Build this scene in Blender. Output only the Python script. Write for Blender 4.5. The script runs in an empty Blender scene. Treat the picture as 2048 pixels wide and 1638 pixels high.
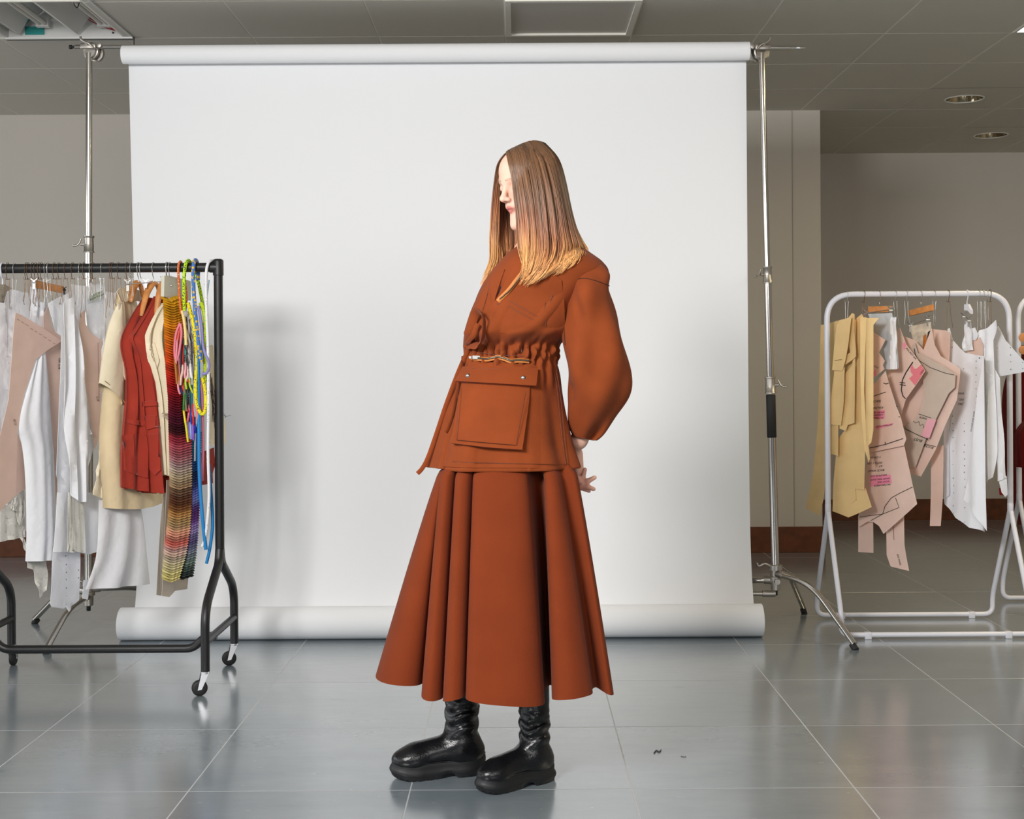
import bpy, bmesh, math, random
import numpy as np
from mathutils import Vector, Matrix
from mathutils.bvhtree import BVHTree
random.seed(7); rng = np.random.default_rng(11)
S = bpy.context.scene
COL = S.collection
PI = math.pi
# ------------------------------------------------------------------ camera
F = 2569.0; CX, CY = 1035.0, 738.0; HC = 1.136; ROLL = 0.006
cd = bpy.data.cameras.new('camera'); cam = bpy.data.objects.new('camera', cd); COL.objects.link(cam)
cd.sensor_width = 36.0; cd.lens = F / 2048 * 36.0
cd.shift_x = -(CX - 1024) / 2048; cd.shift_y = -(819 - CY) / 2048
cd.clip_start = 0.05; cd.clip_end = 60
RT = Vector((math.cos(ROLL), 0, -math.sin(ROLL))); UP = Vector((math.sin(ROLL), 0, math.cos(ROLL))); FW = Vector((0, 1, 0))
cam.matrix_world = Matrix(((RT.x, UP.x, -FW.x, 0), (RT.y, UP.y, -FW.y, 0), (RT.z, UP.z, -FW.z, HC), (0, 0, 0, 1)))
S.camera = cam
# ------------------------------------------------------------------ view, world, lights
S.view_settings.view_transform = 'Standard'; S.view_settings.look = 'None'
S.view_settings.exposure = 0.29; S.view_settings.gamma = 1.0
S.view_settings.use_curve_mapping = False
if hasattr(S, 'cycles'):
    S.cycles.max_bounces = 6; S.cycles.diffuse_bounces = 3; S.cycles.glossy_bounces = 3; S.cycles.transmission_bounces = 2; S.cycles.transparent_max_bounces = 4
    S.cycles.caustics_reflective = False; S.cycles.caustics_refractive = False
w = bpy.data.worlds.new('world'); S.world = w; w.use_nodes = True
w.node_tree.nodes['Background'].inputs[0].default_value = (0.80, 0.86, 1.0, 1)
w.node_tree.nodes['Background'].inputs[1].default_value = 0.22
def area(name, loc, target, size, power, color=(1, 1, 1), sy=None, spread=180):
    l = bpy.data.lights.new(name, 'AREA'); l.energy = power; l.color = color; l.size = size
    l.spread = math.radians(spread)
    if sy: l.shape = 'RECTANGLE'; l.size_y = sy
    o = bpy.data.objects.new(name, l); COL.objects.link(o); o.location = loc
    o.rotation_euler = (Vector(target) - Vector(loc)).to_track_quat('-Z', 'Y').to_euler()
    return o
area('key_softbox', (-1.75, 0.0, 2.6), (0.95, 5.0, 1.05), 1.15, 124, (1.0, 0.985, 0.965), spread=125)
area('window_daylight', (-5.9, 2.3, 1.55), (0, 2.3, 1.45), 8.0, 96, (0.92, 0.96, 1.0), sy=1.7)
area('fill_softbox', (1.3, -1.5, 2.3), (-0.2, 4.8, 1.1), 1.8, 32, (1.0, 0.985, 0.96), spread=130)
for lx, ly in ((3.25, 4.2),): area('ceiling_fill', (lx, ly, 2.70), (lx, ly, 0), 0.56, 26, (1.0, 0.86, 0.62))  # unseen warm fill at ceiling height, added to brighten the right side

# ------------------------------------------------------------------ geometry helpers
def P(px, py, d):
    """point seen at photo pixel (px,py) at distance d along the view axis"""
    r = FW * F + RT * (px - CX) + UP * (CY - py)
    return Vector((0, 0, HC)) + r * (d / F)
def ray(px, py):
    return (FW * F + RT * (px - CX) + UP * (CY - py)).normalized()
EYE = Vector((0, 0, HC))
ORG = {}
def build(name, V, Fc, mat, parent=None, label=None, cat=None, group=None, kind=None, smooth=True, origin=None, attr=None, attrname='tint', sharp=True):
    V = np.asarray([tuple(v) for v in V], dtype=float) if not isinstance(V, np.ndarray) else V.astype(float)
    if origin is None:
        lo = V.min(0); hi = V.max(0); origin = ((lo[0] + hi[0]) / 2, (lo[1] + hi[1]) / 2, lo[2])
    origin = Vector(origin)
    me = bpy.data.meshes.new(name)
    me.from_pydata((V - np.array(origin)).tolist(), [], Fc if isinstance(Fc, list) else Fc.tolist())
    if smooth: me.polygons.foreach_set('use_smooth', [True] * len(me.polygons))
    if attr is not None:
        a = me.color_attributes.new(attrname, 'FLOAT_COLOR', 'POINT')
        c = np.ones((len(V), 4), dtype=np.float32); c[:, :3] = np.asarray(attr)[:, :3]
        a.data.foreach_set('color', c.ravel())
    me.update()
    if smooth and sharp: me.set_sharp_from_angle(angle=math.radians(61))
    if mat: me.materials.append(mat)
    o = bpy.data.objects.new(name, me); COL.objects.link(o)
    return reg(o, origin, parent, label, cat, group, kind)
def reg(o, origin, parent=None, label=None, cat=None, group=None, kind=None):
    origin = Vector(origin); ORG[o.name] = origin
    if parent is not None:
        o.parent = parent; o.location = origin - ORG[parent.name]
    else: o.location = origin
    if label: o['label'] = label
    if cat: o['category'] = cat
    if group: o['group'] = group
    if kind: o['kind'] = kind
    return o
def thing(name, loc, label, cat, group=None, kind=None):
    o = bpy.data.objects.new(name, None); COL.objects.link(o); o.empty_display_size = 0.1
    return reg(o, loc, None, label, cat, group, kind)
def cat_m(*parts):
    V = []; Fc = []
    for v, f in parts:
        n = len(V); V += [tuple(x) for x in v]; Fc += [tuple(i + n for i in q) for q in f]
    return V, Fc
def box(x0, x1, y0, y1, z0, z1, bev=0.0):
    if bev <= 0:
        V = [(x, y, z) for z in (z0, z1) for y in (y0, y1) for x in (x0, x1)]
        return V, [(0, 2, 3, 1), (4, 5, 7, 6), (0, 1, 5, 4), (2, 6, 7, 3), (0, 4, 6, 2), (1, 3, 7, 5)]
    bm = bmesh.new(); bmesh.ops.create_cube(bm, size=1)
    for v in bm.verts:
        v.co = Vector(((x0 + x1) / 2 + v.co.x * (x1 - x0), (y0 + y1) / 2 + v.co.y * (y1 - y0), (z0 + z1) / 2 + v.co.z * (z1 - z0)))
    bmesh.ops.bevel(bm, geom=bm.edges[:] , offset=bev, segments=2, affect='EDGES', profile=0.5)
    return from_bm(bm)
def from_bm(bm):
    bm.verts.index_update()
    V = [tuple(v.co) for v in bm.verts]; Fc = [tuple(v.index for v in f.verts) for f in bm.faces]
    bm.free(); return V, Fc
def obox(c, ax, ay, az, hx, hy, hz):
    """oriented box, axes unit vectors, half sizes"""
    c = Vector(c); V = [tuple(c + ax * (sx * hx) + ay * (sy * hy) + az * (sz * hz)) for sz in (-1, 1) for sy in (-1, 1) for sx in (-1, 1)]
    return V, [(0, 2, 3, 1), (4, 5, 7, 6), (0, 1, 5, 4), (2, 6, 7, 3), (0, 4, 6, 2), (1, 3, 7, 5)]
def catmull(pts, n=8, closed=False):
    pts = [np.array(p, dtype=float) for p in pts]; out = []; m = len(pts)
    rngi = range(m) if closed else range(m - 1)
    for i in rngi:
        if closed: p0, p1, p2, p3 = pts[(i - 1) % m], pts[i], pts[(i + 1) % m], pts[(i + 2) % m]
        else: p0, p1, p2, p3 = pts[max(i - 1, 0)], pts[i], pts[i + 1], pts[min(i + 2, m - 1)]
        for k in range(n):
            t = k / n
            out.append(0.5 * ((2 * p1) + (-p0 + p2) * t + (2 * p0 - 5 * p1 + 4 * p2 - p3) * t * t + (-p0 + 3 * p1 - 3 * p2 + p3) * t ** 3))
    if not closed: out.append(pts[-1])
    return out
def tube(pts, r, n=8, closed=False, cap=True, flat=None):
    """swept round tube; r scalar or list; flat=(wide,thin) factors for a ribbon-like section"""
    pts = [Vector(p) for p in pts]; m = len(pts)
    rs = [r] * m if not hasattr(r, '__len__') else list(r)
    T = []
    for i in range(m):
        a = pts[(i - 1) % m] if (closed or i > 0) else pts[i]; b = pts[(i + 1) % m] if (closed or i < m - 1) else pts[i]
        t = (b - a); T.append(t.normalized() if t.length > 1e-9 else Vector((0, 0, 1)))
    u = T[0].orthogonal().normalized()
    if flat: 
        u = T[0].cross(Vector((0, 1, 0)));
        u = u.normalized() if u.length > 1e-3 else T[0].orthogonal().normalized()
    V = []; Fc = []
    for i in range(m):
        u = (u - T[i] * u.dot(T[i])); u = u.normalized() if u.length > 1e-6 else T[i].orthogonal().normalized()
        wv = T[i].cross(u)
        for k in range(n):
            a = 2 * PI * k / n; fu, fw = flat if flat else (1, 1)
            V.append(tuple(pts[i] + (u * math.cos(a) * fu + wv * math.sin(a) * fw) * rs[i]))
    for i in range(m if closed else m - 1):
        j = (i + 1) % m
        for k in range(n):
            l = (k + 1) % n; Fc.append((i * n + k, i * n + l, j * n + l, j * n + k))
    if cap and not closed:
        Fc.append(tuple(range(n - 1, -1, -1))); Fc.append(tuple((m - 1) * n + k for k in range(n)))
    return V, Fc
def rod(a, b, r, n=16, r2=None):
    return tube([a, b], [r, r if r2 is None else r2], n)
def bend(pts, rad, n=6):
    """polyline with rounded corners"""
    pts = [Vector(p) for p in pts]; out = [pts[0]]
    for i in range(1, len(pts) - 1):
        a = (pts[i - 1] - pts[i]); b = (pts[i + 1] - pts[i]); q = min(rad, a.length * .49, b.length * .49)
        p0 = pts[i] + a.normalized() * q; p2 = pts[i] + b.normalized() * q
        for k in range(n + 1):
            t = k / n; out.append(p0 * (1 - t) ** 2 + pts[i] * 2 * t * (1 - t) + p2 * t * t)
    out.append(pts[-1]); return out
def lathe(c, axis, prof, n=24):
    """profile [(s along axis, radius)] around axis through c"""
    c = Vector(c); axis = Vector(axis).normalized(); u = axis.orthogonal().normalized(); v = axis.cross(u)
    V = []; Fc = []
    for s, r in prof:
        for k in range(n):
            a = 2 * PI * k / n; V.append(tuple(c + axis * s + (u * math.cos(a) + v * math.sin(a)) * max(r, 1e-5)))
    for i in range(len(prof) - 1):
        for k in range(n):
            l = (k + 1) % n; Fc.append((i * n + k, i * n + l, (i + 1) * n + l, (i + 1) * n + k))
    Fc.append(tuple(range(n - 1, -1, -1))); Fc.append(tuple((len(prof) - 1) * n + k for k in range(n)))
    return V, Fc
# ------------------------------------------------------------------ materials
MATS = {}
def mat(name, col, rough=0.6, metal=0.0, spec=0.5, bump=None, var=None, attr=None, sheen=0.0, emit=None, alpha=None, trans=0.0, coat=0.0, aniso=0, ior=None, subs=0.0, dots=None, weave=None):
    m = bpy.data.materials.new(name); m.use_nodes = True; nt = m.node_tree; N = nt.nodes; L = nt.links
    b = N['Principled BSDF']; b.inputs['Base Color'].default_value = (*col, 1); b.inputs['Roughness'].default_value = rough
    b.inputs['Metallic'].default_value = metal; b.inputs['Specular IOR Level'].default_value = spec
    if ior: b.inputs['IOR'].default_value = ior
    if sheen: b.inputs['Sheen Weight'].default_value = sheen; b.inputs['Sheen Roughness'].default_value = 0.5
    if coat: b.inputs['Coat Weight'].default_value = coat; b.inputs['Coat Roughness'].default_value = 0.08
    if subs: b.inputs['Subsurface Weight'].default_value = subs; b.inputs['Subsurface Radius'].default_value = (0.02, 0.008, 0.004); b.inputs['Subsurface Scale'].default_value = 0.4
    if trans: b.inputs['Transmission Weight'].default_value = trans
    if alpha is not None: b.inputs['Alpha'].default_value = alpha
    if emit: b.inputs['Emission Color'].default_value = (*emit[0], 1); b.inputs['Emission Strength'].default_value = emit[1]
    tc = N.new('ShaderNodeTexCoord'); src = None
    if attr:
        a = N.new('ShaderNodeAttribute'); a.attribute_name = attr; src = a.outputs['Color']; L.new(src, b.inputs['Base Color'])
    if var:   # (scale, amount) brightness mottling
        n = N.new('ShaderNodeTexNoise'); n.inputs['Scale'].default_value = var[0]; n.inputs['Detail'].default_value = 2
        L.new(tc.outputs['Object'], n.inputs['Vector'])
        mr = N.new('ShaderNodeMapRange'); mr.inputs['From Min'].default_value = 0.3; mr.inputs['From Max'].default_value = 0.7
        mr.inputs['To Min'].default_value = 1 - var[1]; mr.inputs['To Max'].default_value = 1 + var[1]
        L.new(n.outputs['Fac'], mr.inputs['Value'])
        mx = N.new('ShaderNodeMix'); mx.data_type = 'RGBA'; mx.blend_type = 'MULTIPLY'; mx.inputs['Factor'].default_value = 1
        if src: L.new(src, mx.inputs['A'])
        else: mx.inputs['A'].default_value = (*col, 1)
        cb = N.new('ShaderNodeCombineColor')
        for k in ('Red', 'Green', 'Blue'): L.new(mr.outputs['Result'], cb.inputs[k])
        L.new(cb.outputs['Color'], mx.inputs['B']); src = mx.outputs['Result']; L.new(src, b.inputs['Base Color'])
    if dots:  # (scale, radius, colour) small printed marks
        vo = N.new('ShaderNodeTexVoronoi'); vo.inputs['Scale'].default_value = dots[0]; vo.inputs['Randomness'].default_value = dots[3] if len(dots) > 3 else 0.15
        L.new(tc.outputs['Object'], vo.inputs['Vector'])
        lt = N.new('ShaderNodeMath'); lt.operation = 'LESS_THAN'; lt.inputs[1].default_value = dots[1]; L.new(vo.outputs['Distance'], lt.inputs[0])
        mx = N.new('ShaderNodeMix'); mx.data_type = 'RGBA'; L.new(lt.outputs[0], mx.inputs['Factor'])
        if src: L.new(src, mx.inputs['A'])
        else: mx.inputs['A'].default_value = (*col, 1)
        mx.inputs['B'].default_value = (*dots[2], 1); src = mx.outputs['Result']; L.new(src, b.inputs['Base Color'])
    if bump or weave:
        bp = N.new('ShaderNodeBump'); h = None
        if bump:
            n2 = N.new('ShaderNodeTexNoise'); n2.inputs['Scale'].default_value = bump[0]; n2.inputs['Detail'].default_value = 2; n2.inputs['Roughness'].default_value = 0.6
            L.new(tc.outputs['Object'], n2.inputs['Vector']); h = n2.outputs['Fac']; bp.inputs['Distance'].default_value = bump[1]
        bp.inputs['Strength'].default_value = 1.0
        L.new(h, bp.inputs['Height']); L.new(bp.outputs['Normal'], b.inputs['Normal'])
    if trans or alpha is not None: m.use_screen_refraction = False
    MATS[name] = m; return m
def sr(r, g, b):
    f = lambda c: (c / 255 / 12.92) if c / 255 <= 0.04045 else ((c / 255 + 0.055) / 1.055) ** 2.4
    return (f(r), f(g), f(b))
M_chrome = mat('brushed_steel', (0.56, 0.53, 0.49), 0.17, 1.0)
M_steel = mat('cast_steel', (0.46, 0.43, 0.39), 0.38, 1.0, bump=(220, 0.0006))
M_blackm = mat('black_powder_coat', (0.008, 0.008, 0.009), 0.38, 0, 0.5, bump=(600, 0.0003))
M_blackr = mat('black_rubber', (0.01, 0.01, 0.01), 0.6)
M_whitem = mat('white_powder_coat', (0.74, 0.74, 0.80), 0.32, 0, 0.5)
M_zinc = mat('zinc', (0.65, 0.66, 0.68), 0.3, 1.0)
M_wire_br = mat('bronze_wire', (0.20, 0.125, 0.08), 0.35, 0.9)
M_wire_si = mat('silver_wire', (0.55, 0.54, 0.52), 0.38, 1.0)
M_wood = mat('hanger_wood', sr(214, 142, 78), 0.38, var=(30, 0.18), coat=0.2)
M_paper = mat('seamless_paper', (0.885, 0.89, 0.905), 0.75, 0, 0.25, bump=(6, 0.0015))
M_card = mat('tan_pattern_card', sr(233, 201, 186), 0.62, 0, 0.35, var=(14, 0.04), bump=(300, 0.0003))
M_card2 = mat('grey_tan_pattern_card', sr(205, 186, 170), 0.62, 0, 0.35, var=(14, 0.04), bump=(300, 0.0003))
M_manila = mat('manila_paper', sr(238, 202, 142), 0.62, 0, 0.35, var=(10, 0.06), bump=(120, 0.0005))
M_spot = mat('spot_and_cross_paper', sr(236, 236, 240), 0.6, 0, 0.3, dots=(34, 0.10, sr(120, 130, 150)), bump=(25, 0.002))
M_white = mat('white_cotton', sr(244, 244, 248), 0.8, 0, 0.2, bump=(15, 0.006), sheen=0.2)
M_tissue = mat('white_tissue', sr(246, 246, 249), 0.7, 0, 0.25, bump=(16, 0.006), dots=(40, 0.07, sr(150, 155, 170)))
M_calico = mat('calico', sr(226, 222, 212), 0.85, 0, 0.2, bump=(80, 0.001), dots=(60, 0.09, sr(120, 110, 95), 1.0))
M_cream = mat('cream_cotton', sr(240, 226, 196), 0.85, 0, 0.2, bump=(15, 0.006), var=(8, 0.05), sheen=0.2)
M_sand = mat('sand_cotton', sr(234, 212, 172), 0.85, 0, 0.2, bump=(15, 0.006), var=(8, 0.05), sheen=0.2)
M_red = mat('brick_red_cotton', sr(162, 53, 38), 0.85, 0, 0.2, bump=(16, 0.006), var=(10, 0.08), sheen=0.2)
M_dkred = mat('dark_red_cotton', sr(110, 14, 12), 0.85, 0, 0.2, bump=(50, 0.002), sheen=0.1)
M_greige = mat('greige_cloth', sr(196, 184, 170), 0.85, 0, 0.2, bump=(50, 0.001))
M_knit = mat('ribbed_knit', sr(176, 166, 150), 0.9, 0, 0.1, bump=(120, 0.002))
M_ink = mat('black_ink', (0.012, 0.012, 0.014), 0.7)
M_pink = mat('pink_sticker', sr(236, 130, 140), 0.6)
M_hot = mat('hot_pink_marker', sr(250, 152, 180), 0.6)
M_palepink = mat('pale_pink_sticker', sr(240, 175, 186), 0.6)
M_rust = mat('rust_canvas', sr(134, 62, 27), 0.85, 0, 0.15, bump=(500, 0.0006), var=(14, 0.07), sheen=0.05)
M_rust2 = mat('rust_skirt_canvas', sr(121, 52, 24), 0.88, 0, 0.12, bump=(500, 0.0006), var=(10, 0.06), sheen=0.05)
M_seam = mat('dark_thread', sr(70, 28, 10), 0.9)
M_tape = mat('zip_tape', sr(196, 120, 56), 0.7)
M_teeth = mat('gunmetal_teeth', (0.12, 0.10, 0.08), 0.35, 0.9)
M_snap = mat('pewter_snap', (0.42, 0.40, 0.38), 0.28, 1.0)
M_leather = mat('black_leather', (0.006, 0.006, 0.007), 0.27, 0, 0.42, bump=(160, 0.0008))
M_sole = mat('black_sole_rubber', (0.007, 0.007, 0.008), 0.5, bump=(200, 0.0004))
M_tint = mat('tinted', (1, 1, 1), 0.75, 0, 0.25, attr='tint', bump=(200, 0.0008))
M_cordt = mat('cord_tinted', (1, 1, 1), 0.6, 0, 0.3, attr='tint', bump=(700, 0.0015))
M_hair = mat('hair', (0.2, 0.1, 0.05), 0.38, 0, 0.5, attr='tint')
M_skin = mat('skin', (0.8, 0.5, 0.4), 0.45, 0, 0.4, attr='tint', subs=0.15)
M_clear = mat('clear_plastic', (0.86, 0.88, 0.88), 0.12, 0, 0.5, alpha=0.35)
def tmat(name, rgb, rough=0.55): return MATS.get(name) or mat(name, sr(*rgb), rough, bump=(500, 0.001))
# ================================================================== ROOM
ZC = 2.717
def floor_material():
    m = bpy.data.materials.new('polished_grey_tile'); m.use_nodes = True; nt = m.node_tree; N = nt.nodes; L = nt.links
    b = N['Principled BSDF']; b.inputs['IOR'].default_value = 1.9; b.inputs['Coat Weight'].default_value = 1.0; b.inputs['Coat Roughness'].default_value = 0.17; b.inputs['Coat IOR'].default_value = 1.7
    g = N.new('ShaderNodeNewGeometry'); oi = N.new('ShaderNodeObjectInfo')
    n1 = N.new('ShaderNodeTexNoise'); n1.inputs['Scale'].default_value = 2.2; n1.inputs['Detail'].default_value = 4; n1.inputs['Roughness'].default_value = 0.65
    mp = N.new('ShaderNodeMapping'); mp.inputs['Scale'].default_value = (1, 2.6, 1); L.new(g.outputs['Position'], mp.inputs['Vector']); L.new(mp.outputs['Vector'], n1.inputs['Vector'])
    cr = N.new('ShaderNodeValToRGB'); cr.color_ramp.elements[0].position = 0.3; cr.color_ramp.elements[0].color = (0.205, 0.248, 0.280, 1)
    cr.color_ramp.elements[1].position = 0.72; cr.color_ramp.elements[1].color = (0.270, 0.308, 0.335, 1); L.new(n1.outputs['Fac'], cr.inputs['Fac'])
    mr = N.new('ShaderNodeMapRange'); mr.inputs['To Min'].default_value = 0.93; mr.inputs['To Max'].default_value = 1.07; L.new(oi.outputs['Random'], mr.inputs['Value'])
    hs = N.new('ShaderNodeHueSaturation'); L.new(mr.outputs['Result'], hs.inputs['Value']); L.new(cr.outputs['Color'], hs.inputs['Color'])
    # scuffs
    n3 = N.new('ShaderNodeTexNoise'); n3.inputs['Scale'].default_value = 30; n3.inputs['Detail'].default_value = 3
    mp3 = N.new('ShaderNodeMapping'); mp3.inputs['Scale'].default_value = (0.25, 1.2, 1); L.new(g.outputs['Position'], mp3.inputs['Vector']); L.new(mp3.outputs['Vector'], n3.inputs['Vector'])
    r2 = N.new('ShaderNodeMapRange'); r2.inputs['From Min'].default_value = 0.35; r2.inputs['From Max'].default_value = 0.75; r2.inputs['To Min'].default_value = 0.20; r2.inputs['To Max'].default_value = 0.28
    L.new(n3.outputs['Fac'], r2.inputs['Value']); L.new(r2.outputs['Result'], b.inputs['Roughness'])
    L.new(hs.outputs['Color'], b.inputs['Base Color'])
    n4 = N.new('ShaderNodeTexNoise'); n4.inputs['Scale'].default_value = 1.6; L.new(g.outputs['Position'], n4.inputs['Vector'])
    bp = N.new('ShaderNodeBump'); bp.inputs['Distance'].default_value = 0.0003; L.new(n4.outputs['Fac'], bp.inputs['Height']); L.new(bp.outputs['Normal'], b.inputs['Normal'])
    return m
M_tile = floor_material()
M_grout = mat('pale_grout', (0.50, 0.51, 0.52), 0.5)
M_wall = mat('painted_wall', (0.64, 0.59, 0.525), 0.75, 0, 0.3, var=(1.2, 0.03), bump=(250, 0.0004))
M_ceil = mat('ceiling_tile', (0.70, 0.665, 0.59), 0.85, 0, 0.2, bump=(300, 0.0004))
M_tbar = mat('ceiling_tbar', (0.95, 0.92, 0.84), 0.6)
M_plenum = mat('plenum', (0.05, 0.05, 0.05), 0.9)
M_base = mat('stained_baseboard', sr(104, 56, 26), 0.45, 0, 0.4, var=(18, 0.22))
M_lampw = mat('white_enamel', (0.72, 0.71, 0.68), 0.4)
M_tubeg = mat('fluorescent_tube', (0.70, 0.67, 0.60), 0.25)
M_panelg = mat('opal_panel', (0.74, 0.71, 0.66), 0.5)
M_refl = mat('mirror_reflector', (0.40, 0.34, 0.22), 0.10, 1.0)
M_dtrim = mat('downlight_trim', (0.88, 0.86, 0.80), 0.35)
M_teal = mat('teal_label', sr(30, 140, 135), 0.6)
M_redw = mat('red_wire', sr(170, 30, 30), 0.5)
M_lit = mat('lit_opal', (0.9, 0.8, 0.6), 0.5, emit=((1.0, 0.80, 0.48), 13.0))

floor = build('floor', *box(-6, 6, -3.2, 9.9, -0.06, -0.0003), M_grout, kind='structure', smooth=False)
tv, tf = box(-0.2981, 0.2981, -0.2981, 0.2981, -0.0016, 0.0, 0.0)
bm = bmesh.new(); bmesh.ops.create_cube(bm, size=1)
for v in bm.verts: v.co = Vector((v.co.x * 0.5962, v.co.y * 0.5962, -0.004 + (v.co.z + .5) * 0.0 + v.co.z * 0.008))
bmesh.ops.bevel(bm, geom=[e for e in bm.edges if all(v.co.z > -0.002 for v in e.verts)], offset=0.0003, segments=1, affect='EDGES')
me_t = bpy.data.meshes.new('floor_tile'); bm.to_mesh(me_t); bm.free(); me_t.materials.append(M_tile)
for i in range(-8, 11):
    for j in range(-8, 11):
        x = 0.303 + 0.6 * (i - .5); y = 3.47 + 0.6 * (j - .5)
        if y > 9.6 or y < 0.5 or abs(x) > 5.7: continue
        if abs(x) > 0.40 * max(y, 2) + 1.3: continue
        o = bpy.data.objects.new('floor_tile', me_t); COL.objects.link(o); o.parent = floor; o.location = Vector((x, y, 0)) - ORG['floor']
def wall(name, b, m=M_wall): return build(name, *box(*b), m, kind='structure', smooth=False)
wall('wall_back', (-6, 1.87, 7.9, 8.0, -.05, 3.0)); wall('wall_return', (1.77, 1.87, 8.0, 9.5, -.05, 3.0))
wall('wall_recess', (1.77, 6, 9.5, 9.6, -.05, 3.0)); wall('wall_left', (-6.1, -6, -3.2, 8.0, -.05, 3.0)); wall('wall_right', (6, 6.1, -3.2, 9.6, -.05, 3.0))
for n_, b_ in (('baseboard_back', (-6, 1.885, 7.885, 7.9, 0, .157)), ('baseboard_return', (1.87, 1.885, 7.9, 9.485, 0, .157)), ('baseboard_recess', (1.87, 6, 9.485, 9.5, 0, .157))):
    build(n_, *box(*b_, 0.003), M_base, kind='structure', smooth=False)
build('trim_1', *box(1.695, 1.699, 7.897, 7.9005, .157, 2.717), mat('seam_filler', (0.40, 0.375, 0.335), .8), kind='structure', smooth=False)
# ---- ceiling: T-bar grid + lay-in tiles
ceil = build('ceiling', *box(-6, 6, -3.2, 9.9, 2.95, 3.0), M_plenum, kind='structure', smooth=False)
xs = [1.75 + 0.6 * k for k in range(-13, 8)]; ys = [7.89 + 0.6 * k for k in range(-18, 4)]
parts = [box(x - .006, x + .006, -3.2, 9.6, ZC, ZC + .02) for x in xs] + [box(-6, 6, y - .006, y + .006, ZC + .0003, ZC + .02) for y in ys]
build('ceiling_grid', *cat_m(*parts), M_tbar, parent=ceil, smooth=False)
def ctile(hole):
    h = .2955; zt = .0012
    if not hole: V, Fc = box(-h, h, -h, h, -zt, .012)
    else:
        n = 32; r = .108; V = []; Fc = []
        for k in range(n):
            a = 2 * PI * k / n; c, s = math.cos(a), math.sin(a); q = h / max(abs(c), abs(s))
            V += [(c * r, s * r, -zt), (c * q, s * q, -zt), (c * r, s * r, .012)]
        for k in range(n):
            l = (k + 1) % n; Fc += [(3 * k, 3 * l, 3 * l + 1, 3 * k + 1), (3 * k + 2, 3 * l + 2, 3 * l, 3 * k)]
    me = bpy.data.meshes.new('ceiling_tile'); me.from_pydata(V, [], Fc); me.materials.append(M_ceil); return me
ct0, ct1 = ctile(False), ctile(True)
DOWN = [(2.65, 7.59), (3.25, 8.79)]
for i in range(len(xs) - 1):
    for j in range(len(ys) - 1):
        x = xs[i] + .3; y = ys[j] + .3
        if y < 3.8 or abs(x) > 0.42 * y + 1.1 or abs(x) > 5.8: continue
        if abs(x - .25) < .1 and abs(y - 5.79) < .1: continue
        if abs(x - 2.65) < .1 and abs(y - 5.79) < .1: continue
        if abs(x + 2.15) < .1 and 4.8 < y < 6.0: continue
        hole = any(abs(x - a) < .1 and abs(y - b) < .1 for a, b in DOWN)
        o = bpy.data.objects.new('ceiling_tile', ct1 if hole else ct0); COL.objects.link(o); o.parent = ceil; o.location = Vector((x, y, ZC)) - ORG['ceiling']
# plain continuation of the ceiling behind the camera
build('ceiling_rear', *box(-6, 6, -3.2, 3.69, ZC - .0012, ZC + .02), M_ceil, parent=ceil, smooth=False)
# dull access panel
t = thing('ceiling_panel', (.25, 5.79, ZC), 'square pale metal ceiling panel with a raised rim above the backdrop roll', 'ceiling panel')
fr = [box(-.045, .545, 5.495, 5.52, ZC - .008, ZC + .01), box(-.045, .545, 6.06, 6.085, ZC - .008, ZC + .01), box(-.045, -.02, 5.52, 6.06, ZC - .008, ZC + .01), box(.52, .545, 5.52, 6.06, ZC - .008, ZC + .01)]
build('rim', *cat_m(*fr), M_tbar, parent=t, smooth=False); build('panel', *box(-.02, .52, 5.52, 6.06, ZC + .002, ZC + .01), M_panelg, parent=t, smooth=False)
# lit panel at the right edge
t = thing('ceiling_light', (2.65, 5.79, ZC), 'lit square ceiling light glowing warm yellow at the top right corner', 'ceiling light')
fr = [box(2.355, 2.945, 5.495, 5.51, ZC - .004, ZC + .03), box(2.355, 2.945, 6.07, 6.085, ZC - .004, ZC + .03), box(2.355, 2.37, 5.51, 6.07, ZC - .004, ZC + .03), box(2.93, 2.945, 5.51, 6.07, ZC - .004, ZC + .03)]
build('frame', *cat_m(*fr), M_lampw, parent=t, smooth=False); build('diffuser', *box(2.37, 2.93, 5.51, 6.07, ZC + .004, ZC + .012), M_lit, parent=t, smooth=False)
for k, (x, y) in enumerate(DOWN):
    t = thing('downlight', (x, y, ZC), ['round recessed downlight with silver reflector, nearer the camera', 'round recessed downlight with brassy reflector, nearest the back recess'][k], 'downlight', 'recessed downlights over the white racks')
    rv, rf = lathe((x, y, ZC), (0, 0, 1), [(-.001, .116), (-.005, .112), (-.005, .107), (-.002, .104), (.004, .104)], 40); build('trim_ring', rv, rf[:-2], M_dtrim, parent=t)
    V = []; Fc = []
    prof = [(0, .104), (.03, .098), (.06, .085), (.09, .066), (.11, .045), (.115, .0)]
    for s, r in prof:
        for a in range(32): V.append((x + r * math.cos(2 * PI * a / 32), y + r * math.sin(2 * PI * a / 32), ZC + s))
    for i in range(len(prof) - 1):
        for a in range(32): l = (a + 1) % 32; Fc.append((i * 32 + a, (i + 1) * 32 + a, (i + 1) * 32 + l, i * 32 + l))
    build('reflector', V, Fc, M_refl, parent=t)
    build('bulb', *lathe((x, y, ZC + .03), (0, 0, 1), [(0, .02), (.004, .03), (.02, .034), (.08, .03)], 20), M_tubeg if k == 0 else M_plenum, parent=t)
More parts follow.
